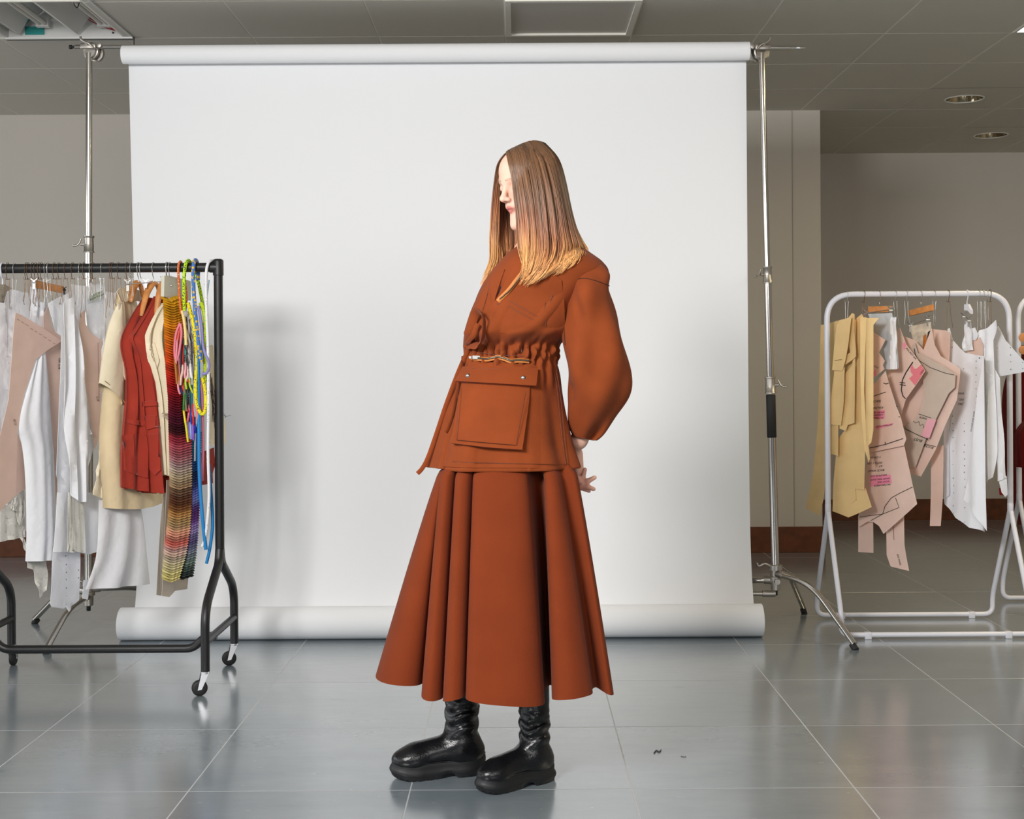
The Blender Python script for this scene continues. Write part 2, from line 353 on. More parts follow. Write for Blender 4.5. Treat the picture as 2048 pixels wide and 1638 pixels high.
# open fluorescent fitting, left
t = thing('fluorescent_fitting', (-2.1, 5.5, ZC), 'open fluorescent ceiling fitting with bare twin tubes, cover removed', 'ceiling light')
x0, x1, y0, y1, zt = -2.405, -1.805, 4.9, 6.08, 2.81
hs = [box(x0, x1, y0, y1, zt, zt + .01), box(x0, x0 + .012, y0, y1, ZC - .006, zt), box(x1 - .012, x1, y0, y1, ZC - .006, zt), box(x0, x1, y1 - .012, y1, ZC - .012, zt), box(x0, x1, y1 - .03, y1, ZC - .012, ZC - .004), box(x0, x1, y0, y0 + .012, ZC, zt)]
build('housing', *cat_m(*hs), M_lampw, parent=t, smooth=False)
def ridge(xa, xm, xb, za): 
    V = [(xa, y0 + .02, zt), (xm, y0 + .02, za), (xb, y0 + .02, zt), (xa, y1 - .13, zt), (xm, y1 - .04, za), (xb, y1 - .13, zt)]
    return V, [(0, 1, 4, 3), (1, 2, 5, 4), (3, 4, 5), (0, 2, 1)]
build('reflector', *ridge(-2.19, -2.06, -1.95, ZC + .005), M_lampw, parent=t, smooth=False)
build('reflector', *ridge(-2.52, -2.33, -2.235, ZC + .005), M_lampw, parent=t, smooth=False)
for xa in (-2.212, -1.925):
    for dx in (-.013, .013):
        build('tube', *rod((xa + dx, y0 + .03, 2.765), (xa + dx, 6.0, 2.765), .011, 14), M_tubeg, parent=t)
    build('lamp_holder', *box(xa - .03, xa + .03, 6.0, 6.03, 2.75, 2.785), M_lampw, parent=t, smooth=False); build('lamp_clip', *rod((xa, 5.93, 2.775), (xa + .05, 5.93, 2.81), .003, 6), M_lampw, parent=t, smooth=False)
build('label_sticker', *box(-2.315, -2.225, 6.062, 6.066, 2.728, 2.766), M_teal, parent=t, smooth=False)
build('label_sticker', *obox((-2.30, 6.02, 2.775), Vector((.7, 0, .7)), Vector((0, 1, 0)), Vector((-.7, 0, .7)), .035, .02, .001), M_teal, parent=t, smooth=False)
for dz in (0, .01):
    build('wire', *tube(catmull([(-1.99, 5.98, 2.775 + dz), (-1.94, 6.02, 2.755 + dz), (-1.88, 6.05, 2.742 + dz * .3), (-1.84, 6.05, 2.755), (-1.82, 6.03, 2.775)], 6), .0022, 6), M_redw, parent=t)
build('wire', *tube(catmull([(-1.93, 5.62, 2.80), (-1.925, 5.60, 2.745), (-1.915, 5.62, 2.73), (-1.905, 5.64, 2.80)], 6), .002, 6), M_blackr, parent=t)
build('hinge_pin', *box(-1.806, -1.801, 6.07, 6.075, ZC - .055, ZC + .01), M_plenum, parent=t, smooth=False); build('screw', *lathe((-1.9, 6.065, 2.735), (0, -1, 0), [(0, .005), (.006, .004)], 8), M_plenum, parent=t, smooth=False)

# ================================================================== BACKDROP
SCB = 5.54
Lr, Rr = P(246, 106, SCB).x, P(1498, 106, SCB).x
ztop = P(870, 106, SCB).z
# rolled paper on the bar, hanging sheet behind it, and the loose roll on the floor: one sheet of paper
bd = thing('paper_backdrop', ((Lr + Rr) / 2, 5.55, 0), 'wide white seamless paper backdrop hanging from a roll down to the floor', 'backdrop')
rr = .0395
def scroll(xa, xb, cy, cz, r, n=40, hollow=.6):
    V = []; Fc = []
    for x in (xa, xb):
        for q in (r, r * hollow):
            for k in range(n): a = 2 * PI * k / n; V.append((x, cy + q * math.cos(a), cz + q * math.sin(a)))
    for k in range(n):
        l = (k + 1) % n
        Fc += [(k, l, 2 * n + l, 2 * n + k), (n + k, 3 * n + k, 3 * n + l, n + l), (k, n + k, n + l, l), (2 * n + k, 2 * n + l, 3 * n + l, 3 * n + k)]
    return V, Fc
build('top_roll', *scroll(Lr, Rr, SCB, ztop, rr), M_paper, parent=bd)
Lb, Rb = P(241, 1248, 5.42).x, P(1524, 1248, 5.42).x
RBR = .0685
build('floor_roll', *scroll(Lb, Rb, 5.425, RBR + .001, RBR), M_paper, parent=bd)
SL0, SR0 = P(257, 130, 5.585).x, P(1492.5, 130, 5.585).x; SL1, SR1 = P(270, 1210, 5.50).x, P(1508, 1210, 5.50).x
prof = [(5.575, ztop + .02), (5.583, ztop - .005), (5.586, ztop - .06), (5.588, 2.2), (5.590, 1.8), (5.590, 1.3), (5.588, .8), (5.575, .45), (5.552, .28), (5.522, .17), (5.499, .11), (5.490, .075), (5.478, .035), (5.45, .006)]
prof = [tuple(p) for p in catmull(prof, 4)]
V = []; Fc = []; nx = 40
for (y, z) in prof:
    t_ = 1 - z / ztop; l = SL0 + (SL1 - SL0) * t_; r = SR0 + (SR1 - SR0) * t_
    for k in range(nx + 1):
        u = k / nx; V.append((l + (r - l) * u, y + .003 * math.sin(u * 7 + z * 1.1) * min(1, (z) * 2) * (1 - .8 * abs(z - 1.2)/1.4), z))
nv = len(V)
V += [(x, y + .0012, z) for (x, y, z) in V]
for i in range(len(prof) - 1):
    for k in range(nx):
        a = i * (nx + 1) + k; q = (a, a + 1, a + nx + 2, a + nx + 1); Fc.append(q); Fc.append(tuple(nv + e for e in q[::-1]))
for i in range(len(prof) - 1):
    for k in (0, nx):
        a = i * (nx + 1) + k; Fc.append((a, a + nx + 1, nv + a + nx + 1, nv + a))
build('paper_sheet', V, Fc, M_paper, parent=bd)
# crossbar
zb = P(1550, 96, SCB).z; xb0 = P(150, 93, SCB).x; xb1 = P(1590, 96, SCB).x; zb0 = P(160, 94, SCB).z; zb1 = P(1580, 96, SCB).z
cb = thing('crossbar', (xb0, SCB, zb0), 'thin steel crossbar through the paper roll, resting on both stands', 'pole')
build('tube', *rod((xb0, SCB, zb0), (xb1, SCB, zb1), .0095, 16), M_chrome, parent=cb)
build('tip', *lathe((xb1, SCB, zb1), (1, 0, 0), [(0, .008), (.012, .006), (.014, .008), (.03, .007), (.032, .0045), (.045, .004)], 14), M_zinc, parent=cb)
build('tip', *cat_m(lathe((xb0, SCB, zb0), (-1, 0, 0), [(0, .006), (.012, .006), (.013, .009), (.024, .009), (.026, .004)], 14)), M_blackr, parent=cb)

# ---- stands
def stand(base, toplean, tops, feet, side, label, label2):
    """base: hub point; tops: list of (z0,z1,radius); feet: floor points"""
    b = Vector(base); t = thing('light_stand', (b.x, b.y, 0), label, 'stand', 'steel stands carrying the backdrop')
    def ax(z): q = (z - b.z) / (2.46 - b.z); return Vector((b.x + toplean * q, b.y + (SCB - b.y) * q, z))
    for (z0, z1, r) in tops: build('pole', *rod(ax(z0), ax(z1), r, 18), M_chrome, parent=t)
    return t, ax
def collar(t, ax, z, r, hdir, big=False):
    c = ax(z); a = (ax(z + .1) - ax(z)).normalized()
    cl = build('locking_collar', *lathe(c, a, [(-.037, r * 1.12), (-.036, r * 1.4), (-.031, r * 1.4), (-.029, r * 1.25), (-.004, r * 1.27), (-.002, r * 1.22), (.002, r * 1.2), (.028, r * 1.18), (.03, r * 1.4), (.036, r * 1.4), (.037, r * 1.1)], 24), M_steel, parent=t)
    h = Vector((hdir, -.25, 0)).normalized(); p0 = c + h * r
    build('lever', *cat_m(rod(p0, p0 + h * .018, .006, 10), tube(catmull([p0 + h * .016 + Vector((0, 0, .022)), p0 + h * .022 + Vector((0, 0, .008)), p0 + h * .030 + Vector((0, 0, -.003)), p0 + h * .045 + Vector((0, 0, -.008)), p0 + h * .05 + Vector((0, 0, -.004))], 5), .0042, 8)), M_steel, parent=cl)
def base_legs(t, hub, feet, lev):
    hub = Vector(hub)
    build('hub', *lathe(hub + Vector((0, 0, -.075)), (0, 0, 1), [(0, .012), (.004, .02), (.045, .021), (.047, .027), (.062, .027), (.064, .021), (.09, .021), (.092, .03), (.112, .03), (.114, .024)], 24), M_steel, parent=t)
    build('foot_plug', *lathe(hub + Vector((0, 0, -.095)), (0, 0, 1), [(0, .007), (.002, .009), (.02, .009)], 12), M_blackr, parent=t)
    for f, hz in feet:
        f = Vector(f); st = hub + Vector((0, 0, hz)); d = Vector((f.x - st.x, f.y - st.y, 0)); L = d.length; d.normalize()
        kn = st + d * (L * .47) + Vector((0, 0, -.012))
        lg = build('leg', *tube(bend([st + d * .02, kn, f + Vector((0, 0, .022)) - d * .008], .10, 10), .0125, 16), M_chrome, parent=t)
        dn = (f - kn).normalized()
        build('foot_cap', *rod(f - dn * .03, f, .0135, 14), M_blackr, parent=lg)
        build('leg_socket', *rod(st - d * .01, st + d * .05, .017, 16), M_steel, parent=t)
    # clamp levers on the hub
    build('clamp_bolt', *rod(hub + Vector((0, -.02, -.03)), hub + Vector((0, -.045, -.03)), .012, 12), M_steel, parent=t)
    build('clamp_lever', *cat_m(tube(catmull([hub + Vector((lev * .02, -.01, .03)), hub + Vector((lev * .05, -.015, .045)), hub + Vector((lev * .075, -.015, .035)), hub + Vector((lev * .085, -.015, .05))], 5), .006, 8)), M_steel, parent=t)
def head(t, c, flip):
    c = Vector(c)
    build('grip_disc', *lathe(c + Vector((0, .012, -.012)), (0.35 * flip, -1, 0), [(-.012, .030), (-.010, .038), (.002, .038), (.004, .033), (.012, .031), (.014, .012)], 28), M_steel, parent=t)
    build('grip_disc', *lathe(c + Vector((-.02 * flip, .03, -.02)), (0.35 * flip, -1, 0), [(-.01, .025), (-.008, .034), (.004, .034), (.006, .028)], 28), M_steel, parent=t)
    build('grip_jaw', *cat_m(box(c.x - .034, c.x + .034, c.y - .03, c.y - .008, c.z - .012, c.z + .012, .004), lathe(c + Vector((-.045 * flip, -.01, .004)), (0, -1, 0), [(0, .010), (.014, .010), (.015, .005)], 14)), M_steel, parent=t)
    h = build('t_handle', *cat_m(rod(c + Vector((0, -.02, .006)), c + Vector((0, -.05, .006)), .006, 10), tube(catmull([c + Vector((-.03 * flip, -.05, -.014)), c + Vector((-.012 * flip, -.052, .004)), c + Vector((.008 * flip, -.052, .012)), c + Vector((.02 * flip, -.052, .022)), c + Vector((.024 * flip, -.05, .034))], 6), .005, 8)), M_steel, parent=t)
# right stand
hubR = P(1551, 1147, 5.60)
topR = P(1523.5, 112, SCB)
tR, axR = stand(hubR, topR.x - hubR.x, [(P(1546, 1170, 5.6).z, P(1538, 790, 5.58).z, .0175), (P(1541, 770, 5.58).z, P(1535, 545, 5.57).z, .0150), (P(1535, 560, 5.57).z, P(1523, 106, SCB).z, .0125)], None, 1,
    'steel light stand on the right with black foam grip and bent legs', '')
collar(tR, axR, P(1537, 770, 5.58).z, .0175, 1); collar(tR, axR, P(1536, 550, 5.57).z, .0150, -1)
build('foam_grip', *lathe(axR(P(1541, 875, 5.58).z), axR(2) - axR(1), [(0, .019), (.001, .0205), (.184, .0205), (.186, .019)], 22), M_blackr, parent=tR)
base_legs(tR, hubR, [((1.352, 5.155, 0), 0.0), ((1.318, 5.93, 0), -.015), ((.62, 5.74, 0), -.03)], -1)
build('spigot', *cat_m(rod(hubR + Vector((-.005, -.015, -.085)), hubR + Vector((-.06, -.015, -.085)), .014, 14), rod(hubR + Vector((-.06, -.015, -.085)), hubR + Vector((-.16, -.01, -.085)), .0095, 14)), M_steel, parent=tR)
head(tR, P(1524, 97, SCB - .005), 1)
# left stand
hubL = P(177, 1178, 5.60); topL = P(178, 112, SCB)
tL, axL = stand(hubL, topL.x - hubL.x, [(P(176, 1200, 5.6).z, P(176, 800, 5.58).z, .0185), (P(176, 810, 5.58).z, P(176, 490, 5.57).z, .0165), (P(177, 500, 5.57).z, P(178, 106, SCB).z, .0135)], None, -1,
    'steel light stand on the left, behind the black clothes rack', '')
collar(tL, axL, P(177, 489, 5.57).z, .0165, -1); collar(tL, axL, P(176, 805, 5.58).z, .0185, -1)
base_legs(tL, hubL, [((P(92, 1308, 5.17).x, 5.17, 0), -.03), ((P(68, 1247, 5.80).x, 5.80, 0), -.01), ((-1.42, 5.86, 0), 0.0)], -1)
head(tL, P(180, 95, SCB - .005), -1)
# ================================================================== BLACK RACK
YB0, YB1, YB = 4.50, 4.96, 4.73
XR_ = P(438, 800, YB).x; XL_ = XR_ - 0.86; ZR = P(230, 536, YB).z
rk = thing('clothes_rack', ((XL_ + XR_) / 2, YB, 0), 'black tubular clothes rack on castors at the left', 'clothes rack')
RB = .0166
build('hanging_rail', *rod((XL_, YB, ZR), (XR_, YB, ZR), .0172, 22), M_blackm, parent=rk)
zy = P(440, 1115, YB).z
for sx, X in ((-1, XL_), (1, XR_)):
    build('post', *rod((X, YB, zy - .02), (X, YB, ZR + .002), .0165, 22), M_blackm, parent=rk)
    build('elbow_cap', *cat_m(lathe((X, YB, ZR - .03), (0, 0, 1), [(0, .0175), (.001, .0195), (.052, .0195), (.058, .0175), (.061, .011)], 22), rod((X, YB, ZR), (X - sx * .03, YB, ZR), .0195, 20)), M_blackm, parent=rk)
    for yy, s in ((YB0, -1), (YB1, 1)):
        lg = build('leg', *tube(bend([(X, YB + s * .006, zy + .03), (X, YB + s * .02, zy - .02), (X, yy, .30), (X, yy, .085)], .07, 8), .0158, 18), M_blackm, parent=rk)
        # castor
        ang = {(-1, -1): .4, (-1, 1): 1.5, (1, -1): -.35, (1, 1): -.35}[(sx, s)]
        d = Vector((-math.cos(ang), math.sin(ang), 0)); nrm = Vector((d.y, -d.x, 0)); ax_ = Vector((X, yy, 0)) + d * .02 + Vector((0, 0, .0275))
        cs = build('castor_wheel', *lathe(ax_ - nrm * .011, nrm, [(0, .016), (.001, .024), (.004, .0272), (.018, .0272), (.021, .024), (.022, .016)], 26), M_blackr, parent=lg)
        fk = []
        for q in (-1, 1):
            c = Vector((X, yy, .075)) + nrm * (q * .0135)
            vs = [c + d * -.012 + Vector((0, 0, .008)), c + d * .014 + Vector((0, 0, .008)), ax_ + nrm * (q * .0135) + d * .008 + Vector((0, 0, -.006)), ax_ + nrm * (q * .0135) - d * .006 + Vector((0, 0, -.004))]
            V = [tuple(v + nrm * e) for e in (-.0009, .0009) for v in vs]
            fk.append((V, [(3, 2, 1, 0), (4, 5, 6, 7), (0, 1, 5, 4), (1, 2, 6, 5), (2, 3, 7, 6), (3, 0, 4, 7)]))
        fk.append(lathe((X, yy, .076), (0, 0, 1), [(0, .0145), (.002, .0165), (.008, .0165), (.010, .012)], 18))
        fk.append(rod(ax_ - nrm * .016, ax_ + nrm * .016, .004, 10))
        build('castor_fork', *cat_m(*fk), M_zinc, parent=lg, smooth=False)
    build('side_brace', *rod((X, YB0 + .004, .185), (X, YB1 - .004, .185), .0135, 16), M_blackm, parent=rk)
build('base_bar', *tube(bend([(XL_, YB - .06, .175), (XL_ + .045, YB - .06, .168), (XL_ + .085, YB - .06, .127), (XR_ - .085, YB - .06, .127), (XR_ - .045, YB - .06, .168), (XR_, YB - .06, .175)], .05, 8), .0152, 18), M_blackm, parent=rk)

# ================================================================== WHITE RACKS
def white_rack(xl, xr, yf, yb, zt, label, only_left=False):
    ym = (yf + yb) / 2; t = thing('clothes_rack', ((xl + xr) / 2, ym, 0), label, 'clothes rack', 'white tubular clothes racks')
    za = P(1650, 1030, 5.58).z
    build('hanging_frame', *tube(bend([(xl, ym, za), (xl, ym, zt), (xr, ym, zt), (xr, ym, za)], .115, 12), .0125, 16), M_whitem, parent=t)
    for yy in (yf, yb):
        s = -1 if yy == yf else 1
        build('base_frame', *tube(bend([(xl, ym + s * .008, za + .012), (xl, ym + s * .02, za - .015), (xl, yy, .10), (xl, yy, .018), (xr, yy, .018), (xr, yy, .10), (xr, ym + s * .02, za - .015), (xr, ym + s * .008, za + .012)], .075, 10), .0108, 14), M_whitem, parent=t)
        for q in (.14, .88):
            x = xl + (xr - xl) * q
            build('floor_pad', *box(x - .014, x + .014, yy - .012, yy + .012, 0.0, .03, .003), M_whitem, parent=t)
    for X in (xl, xr):
        build('joint_sleeve', *lathe((X, ym, za - .004), (0, 0, 1), [(0, .010), (.003, .0132), (.05, .0132), (.052, .0125)], 16), M_whitem, parent=t)
    return t
XWL, XWR = P(1654.5, 800, 5.58).x, P(2019, 800, 5.58).x; ZW = P(1835, 588, 5.58).z
white_rack(XWL, XWR, 5.36, 5.795, ZW, 'white tubular clothes rack hung with paper patterns on the right')
XW2 = P(2044, 800, 5.95).x
white_rack(XW2, XW2 + .85, 5.78, 6.20, P(2044, 590, 5.95).z, 'white clothes rack cut off by the right edge, with dark red garments')

# ================================================================== sheets, garments, lettering
class Plane:
    """upright plane through two plan points given as pixel column + distance"""
    def __init__(s, pxa, da, pxb, db, py=800):
        a = P(pxa, py, da); b = P(pxb, py, db); s.a = Vector((a.x, a.y, 0)); d = Vector((b.x - a.x, b.y - a.y, 0)); s.t = d.normalized()
        s.n = Vector((s.t.y, -s.t.x, 0))
        if s.n.dot(EYE - s.a) < 0: s.n = -s.n
    def hit(s, px, py, off=0.0):
        r = ray(px, py); k = (s.a - EYE).dot(s.n) / r.dot(s.n); return EYE + r * k + s.n * off
def folds(seed, amp=.006, n=3, fmin=1.5, fmax=5, slant=.3, ramp=.6):
    r = random.Random(seed); cs = [(amp * r.uniform(.5, 1), r.uniform(fmin, fmax), r.uniform(0, 6.3), r.uniform(-slant, slant)) for _ in range(n)]
    def f(u, v): return sum(a * math.sin(2 * PI * q * (u + sl * v) + ph) for a, q, ph, sl in cs) * (1 - ramp + ramp * v)
    return f
def curl(amp, ax=.5, skew=0.0): return lambda u, v: amp * ((u - ax) ** 2 * 4 - .5) + skew * (v - .3) * u
def poly_grid(poly, nx, ny):
    bm = bmesh.new(); vs = [bm.verts.new((x, -y, 0)) for x, y in poly]; bm.faces.new(vs)
    bmesh.ops.triangulate(bm, faces=bm.faces[:])
    xs_ = [p[0] for p in poly]; ys_ = [p[1] for p in poly]; x0, x1, y0, y1 = min(xs_), max(xs_), min(ys_), max(ys_)
    for k in range(1, nx):
        x = x0 + (x1 - x0) * k / nx; bmesh.ops.bisect_plane(bm, geom=bm.verts[:] + bm.edges[:] + bm.faces[:], plane_co=(x, 0, 0), plane_no=(1, 0, 0), dist=1e-4)
    for k in range(1, ny):
        y = y0 + (y1 - y0) * k / ny; bmesh.ops.bisect_plane(bm, geom=bm.verts[:] + bm.edges[:] + bm.faces[:], plane_co=(0, -y, 0), plane_no=(0, 1, 0), dist=1e-4)
    bmesh.ops.remove_doubles(bm, verts=bm.verts[:], dist=1e-3)
    bm.verts.index_update()
    return bm, (x0, x1, y0, y1)
def sheet(poly, pl, disp=None, nx=6, ny=14, thick=.0014):
    """thin cut sheet (paper, card, cloth) hanging in plane pl, outline given in photo pixels"""
    bm, (x0, x1, y0, y1) = poly_grid(poly, nx, ny)
    V = []; B = []
    for v in bm.verts:
        px, py = v.co.x, -v.co.y; u = (px - x0) / (x1 - x0 + 1e-9); w_ = (py - y0) / (y1 - y0 + 1e-9)
        q = disp(u, w_) if disp else 0.0
        V.append(tuple(pl.hit(px, py, q))); B.append(tuple(pl.hit(px, py, q) - pl.n * thick))
    n = len(V); Fc = []
    for f in bm.faces:
        ids = [v.index for v in f.verts]; Fc.append(tuple(ids)); Fc.append(tuple(n + i for i in ids[::-1]))
    for e in bm.edges:
        if len(e.link_faces) == 1:
            a, b = e.verts[0].index, e.verts[1].index; Fc.append((a, b, n + b, n + a))
    bm.free(); return V + B, Fc
def lerp_poly(pts, y):
    for (xa, ya), (xb, yb) in zip(pts, pts[1:]):
        if ya <= y <= yb: t = (y - ya) / (yb - ya + 1e-9); return xa + (xb - xa) * t
    return pts[0][0] if y < pts[0][1] else pts[-1][0]
def garment(left, right, pl, bulge=.03, fold=None, rows=46, cols=26, hem=None, close_top=True):
    """hollow hanging garment: front and back layers between a left and a right outline in photo pixels"""
    sl = [tuple(p) for p in catmull(left, 5)]; sr_ = [tuple(p) for p in catmull(right, 5)]
    def ev(pts, t):
        k = t * (len(pts) - 1); i = min(int(k), len(pts) - 2); q = k - i; return (pts[i][0] * (1 - q) + pts[i + 1][0] * q, pts[i][1] * (1 - q) + pts[i + 1][1] * q)
    V = []; Fc = []
    for i in range(rows + 1):
        v = i / rows; a = ev(sl, v); b = ev(sr_, v); bl = bulge(v) if callable(bulge) else bulge * min(1, .25 + 2.2 * v)
        for k in range(2 * cols):
            u = k / cols if k <= cols else (2 * cols - k) / cols; front = k <= cols
            px = a[0] + (b[0] - a[0]) * u; py = a[1] + (b[1] - a[1]) * u
            if hem: py += hem * v ** 8 * math.sin(PI * u)
            o = bl * math.sin(PI * u) ** .75 * (1 if front else -1)
            if fold: o += fold(u if front else u + .37, v) * (1 if 0 < u < 1 else .4)
            V.append(tuple(pl.hit(px, py, o)))
    m = 2 * cols
    for i in range(rows):
        for k in range(m):
            l = (k + 1) % m; Fc.append((i * m + k, (i + 1) * m + k, (i + 1) * m + l, i * m + l))
    if close_top: Fc.append(tuple(range(m)))
    return V, Fc
def text_mesh(s, shear=.25):
    c = bpy.data.curves.new('txt', 'FONT'); c.body = s; c.shear = shear; c.resolution_u = 2; c.size = 1.0; c.space_line = .8
    o = bpy.data.objects.new('txt', c); COL.objects.link(o); dg = bpy.context.evaluated_depsgraph_get(); dg.update()
    me = o.evaluated_get(dg).to_mesh(); V = [tuple(v.co) for v in me.vertices]; Fc = [tuple(p.vertices) for p in me.polygons]
    o.evaluated_get(dg).to_mesh_clear(); bpy.data.objects.remove(o); bpy.data.curves.remove(c); return V, Fc
def lettering(s, parent, pl, px, py, size, ang, m=None, off=.004, disp=None, bbox=None, sx=1.0, shear=.25):
    """handwritten line at pixel (px,py), size in pixels, ang degrees (0 = reads left to right, 180 = upside down)"""
    V, Fc = text_mesh(s, shear); a = math.radians(ang); W = []
    for x, y, z in V:
        x *= size * sx; y *= size; qx = px + x * math.cos(a) + y * math.sin(a); qy = py + x * math.sin(a) - y * math.cos(a)
        o = off
        if disp and bbox: o += disp((qx - bbox[0]) / (bbox[1] - bbox[0]), (qy - bbox[2]) / (bbox[3] - bbox[2]))
        W.append(tuple(pl.hit(qx, qy, o)))
    return build('lettering', W, Fc, m or M_ink, parent=parent, smooth=False)
def stroke(parent, pl, pts, wpx=1.6, m=None, off=.0035, name='pen_line', disp=None, bbox=None):
    W = []
    for (x, y) in pts:
        o = off + (disp((x - bbox[0]) / (bbox[1] - bbox[0]), (y - bbox[2]) / (bbox[3] - bbox[2])) if disp and bbox else 0); W.append(pl.hit(x, y, o))
    r = wpx * .5 * (pl.a.y) / F
    return build(name, *tube(W, r, 5), m or M_ink, parent=parent)
def hook(px, ytop, d, rail_r, rail_z, length, spread, m, name, label, cat, group, kind='wire', rail_y=YB):
    """wire hook over the rail: open crook, stem, small crosspiece and two long wires down to the punched hole"""
    X = P(px, 545, rail_y).x; R = rail_r + .003; pts = []
    for k in range(11):
        a = math.radians(-30 + 210 * k / 10); pts.append((X + .002 * k / 10, rail_y + R * math.cos(a) * 1.0, rail_z + R * math.sin(a) + .001))
    zt = rail_z - rail_r - .022
    pts += [(X, rail_y - .012, rail_z - rail_r - .004), (X, rail_y - .004, zt)]
    o = build(name, *cat_m(tube(catmull(pts, 3), .0013, 6)), m, label=label, cat=cat, group=group)
    build('crosspiece', *tube([(X - .008, rail_y - .002, zt + .008), (X - .0085, rail_y - .002, zt), (X + .0085, rail_y, zt), (X + .0085, rail_y, zt + .004)], .0012, 6), m, parent=o)
    x2 = X + spread[0]; x3 = X + spread[1]
    build('long_wire', *tube(catmull([(X - .007, rail_y - .002, zt), (X * .4 + x2 * .6, rail_y - .004, zt - length * .6), (x2, rail_y - .006, zt - length), (x2 + .004, rail_y - .008, zt - length - .01)], 4), .0011, 6), m, parent=o)
    build('long_wire', *tube(catmull([(X + .007, rail_y, zt), (X * .4 + x3 * .6, rail_y, zt - length * .55), (x3, rail_y, zt - length * .95)], 4), .0011, 6), m, parent=o)
    return o
def crook(X, y, rz, rr_, m, drop, lean=0.0, r=.0016):
    R = rr_ + .003; pts = []
    for k in range(11):
        a = math.radians(-25 + 205 * k / 10); pts.append((X, y + R * math.cos(a), rz + R * math.sin(a)))
    pts += [(X, y - R * .55, rz - rr_ - .01), (X + lean, y, rz - rr_ - .02), (X + lean, y, rz - rr_ - drop)]
    return tube(catmull(pts, 3), r, 7)
def surf(px, py, off=0.0, bv=None, dflt=3.5):
    r = ray(px, py); best = None
    for b in (bv if isinstance(bv, list) else [bv]):
        h = b.ray_cast(EYE, r)
        if h[0] is not None and (best is None or h[3] < best[3]): best = h
    if best is None: return P(px, py, dflt)
    nn = best[1] if best[1].dot(r) < 0 else -best[1]
    return best[0] + nn * off
def overlay(poly, off, nx=10, ny=10, bv=None, base=0.0, dflt=3.5):
    """cloth panel lying on the jacket: outer face off metres proud, edges closed down to the surface"""
    bm, (x0, x1, y0, y1) = poly_grid(poly, nx, ny); V = []; Bk = []
    for v in bm.verts:
        px, py = v.co.x, -v.co.y; u = (px - x0) / (x1 - x0); w_ = (py - y0) / (y1 - y0)
        o = off(u, w_) if callable(off) else off
        V.append(tuple(surf(px, py, o, bv, dflt))); s0 = surf(px, py, base, bv, dflt); Bk.append(tuple(s0))
    n = len(V); Fc = [tuple(v.index for v in f.verts) for f in bm.faces]
    for e in bm.edges:
        if len(e.link_faces) == 1: a, b = e.verts[0].index, e.verts[1].index; Fc.append((a, b, n + b, n + a))
    bm.free(); return V + Bk, Fc
# ================================================================== PIECES ON THE BLACK RACK
PHI = math.radians(22)
def PLB(c, phi=PHI, d=YB):
    a = P(c, 800, d); p = Plane.__new__(Plane); p.a = Vector((a.x, a.y, 0)); p.t = Vector((math.sin(phi), math.cos(phi), 0)); p.n = Vector((p.t.y, -p.t.x, 0))
    if p.n.dot(EYE - p.a) < 0: p.n = -p.n
    return p
def hang_sheet(name, poly, c, m, label, cat, disp=None, nx=6, ny=16, thick=.0014, group=None, phi=PHI, parent=None, d=YB):
    pl = PLB(c, phi, d); o = build(name, *sheet(poly, pl, disp, nx, ny, thick), m, parent=parent, label=label, cat=cat, group=group, smooth=disp is not None)
    o_pl[o.name] = (pl, disp, (min(p[0] for p in poly), max(p[0] for p in poly), min(p[1] for p in poly), max(p[1] for p in poly))); return o
o_pl = {}
G1 = 'paper patterns and toiles on the black rack'
hang_sheet('knit_garment', [(-20, 568), (12, 569), (24, 577), (33, 582), (27, 592), (18, 606), (10, 614), (-20, 616)], 8, M_knit, 'ribbed grey-beige knit shoulder at the far left end of the black rail', 'garment', folds(1, .004), group=G1)
hang_sheet('tissue_garment', [(-30, 600), (6, 606), (16, 583), (24, 578), (36, 582), (56, 586), (64, 600), (64, 640), (45, 760), (38, 860), (20, 980), (10, 1010), (-30, 1020)], 18, M_tissue, 'translucent spotted tissue toile hanging at the left edge of the photo', 'toile', folds(2, .007, 4, 2, 6), nx=10, ny=20, group=G1)
hang_sheet('paper_pattern', [(0, 1022), (36, 998), (49, 985), (50, 1074), (20, 1080), (0, 1084)], 26, M_calico, 'grey speckled pattern sheet low at the left edge, below the tan cards', 'pattern', folds(3, .004), group=G1)
for k, (pl_, lb) in enumerate((([(33, 990), (47, 980), (50, 1020), (44, 1058), (38, 1052), (34, 1030)], 'torn white cloth strip under the tan card at the left'), ([(24, 1000), (34, 992), (32, 1022), (22, 1020)], 'short white cloth tab under the tan card at the left'), ([(37, 1064), (46, 1060), (54, 1105), (50, 1100)], 'thin frayed thread of cloth beside the wooden baseboard, left'))):
    hang_sheet('cloth_scrap', pl_, 34 + 3 * k, M_calico, lb, 'scrap', folds(5 + k, .004), group='torn cloth scraps on the black rack')
hang_sheet('pattern_card', [(20, 856), (36, 866), (46, 880), (50, 978), (40, 985), (33, 992), (24, 985)], 48, M_card, 'narrow tan pattern card peeking out left of the white shirt', 'pattern', curl(.004), group=G1)
hang_sheet('paper_pattern', [(62, 573), (71, 573), (74, 600), (86, 606), (95, 590), (97, 640), (88, 662), (60, 640), (66, 605)], 70, M_white, 'narrow white toile clipped under the small wooden clip hanger', 'toile', folds(6, .006, 3, 1, 3), group=G1)
hang_sheet('cloth_scrap', [(54, 1115), (90, 1110), (95, 1150), (92, 1180), (80, 1196), (73, 1165), (68, 1140), (56, 1136)], 76, M_calico, 'ragged speckled cloth strip hanging below the white shirt', 'scrap', folds(8, .005), group='torn cloth scraps on the black rack')
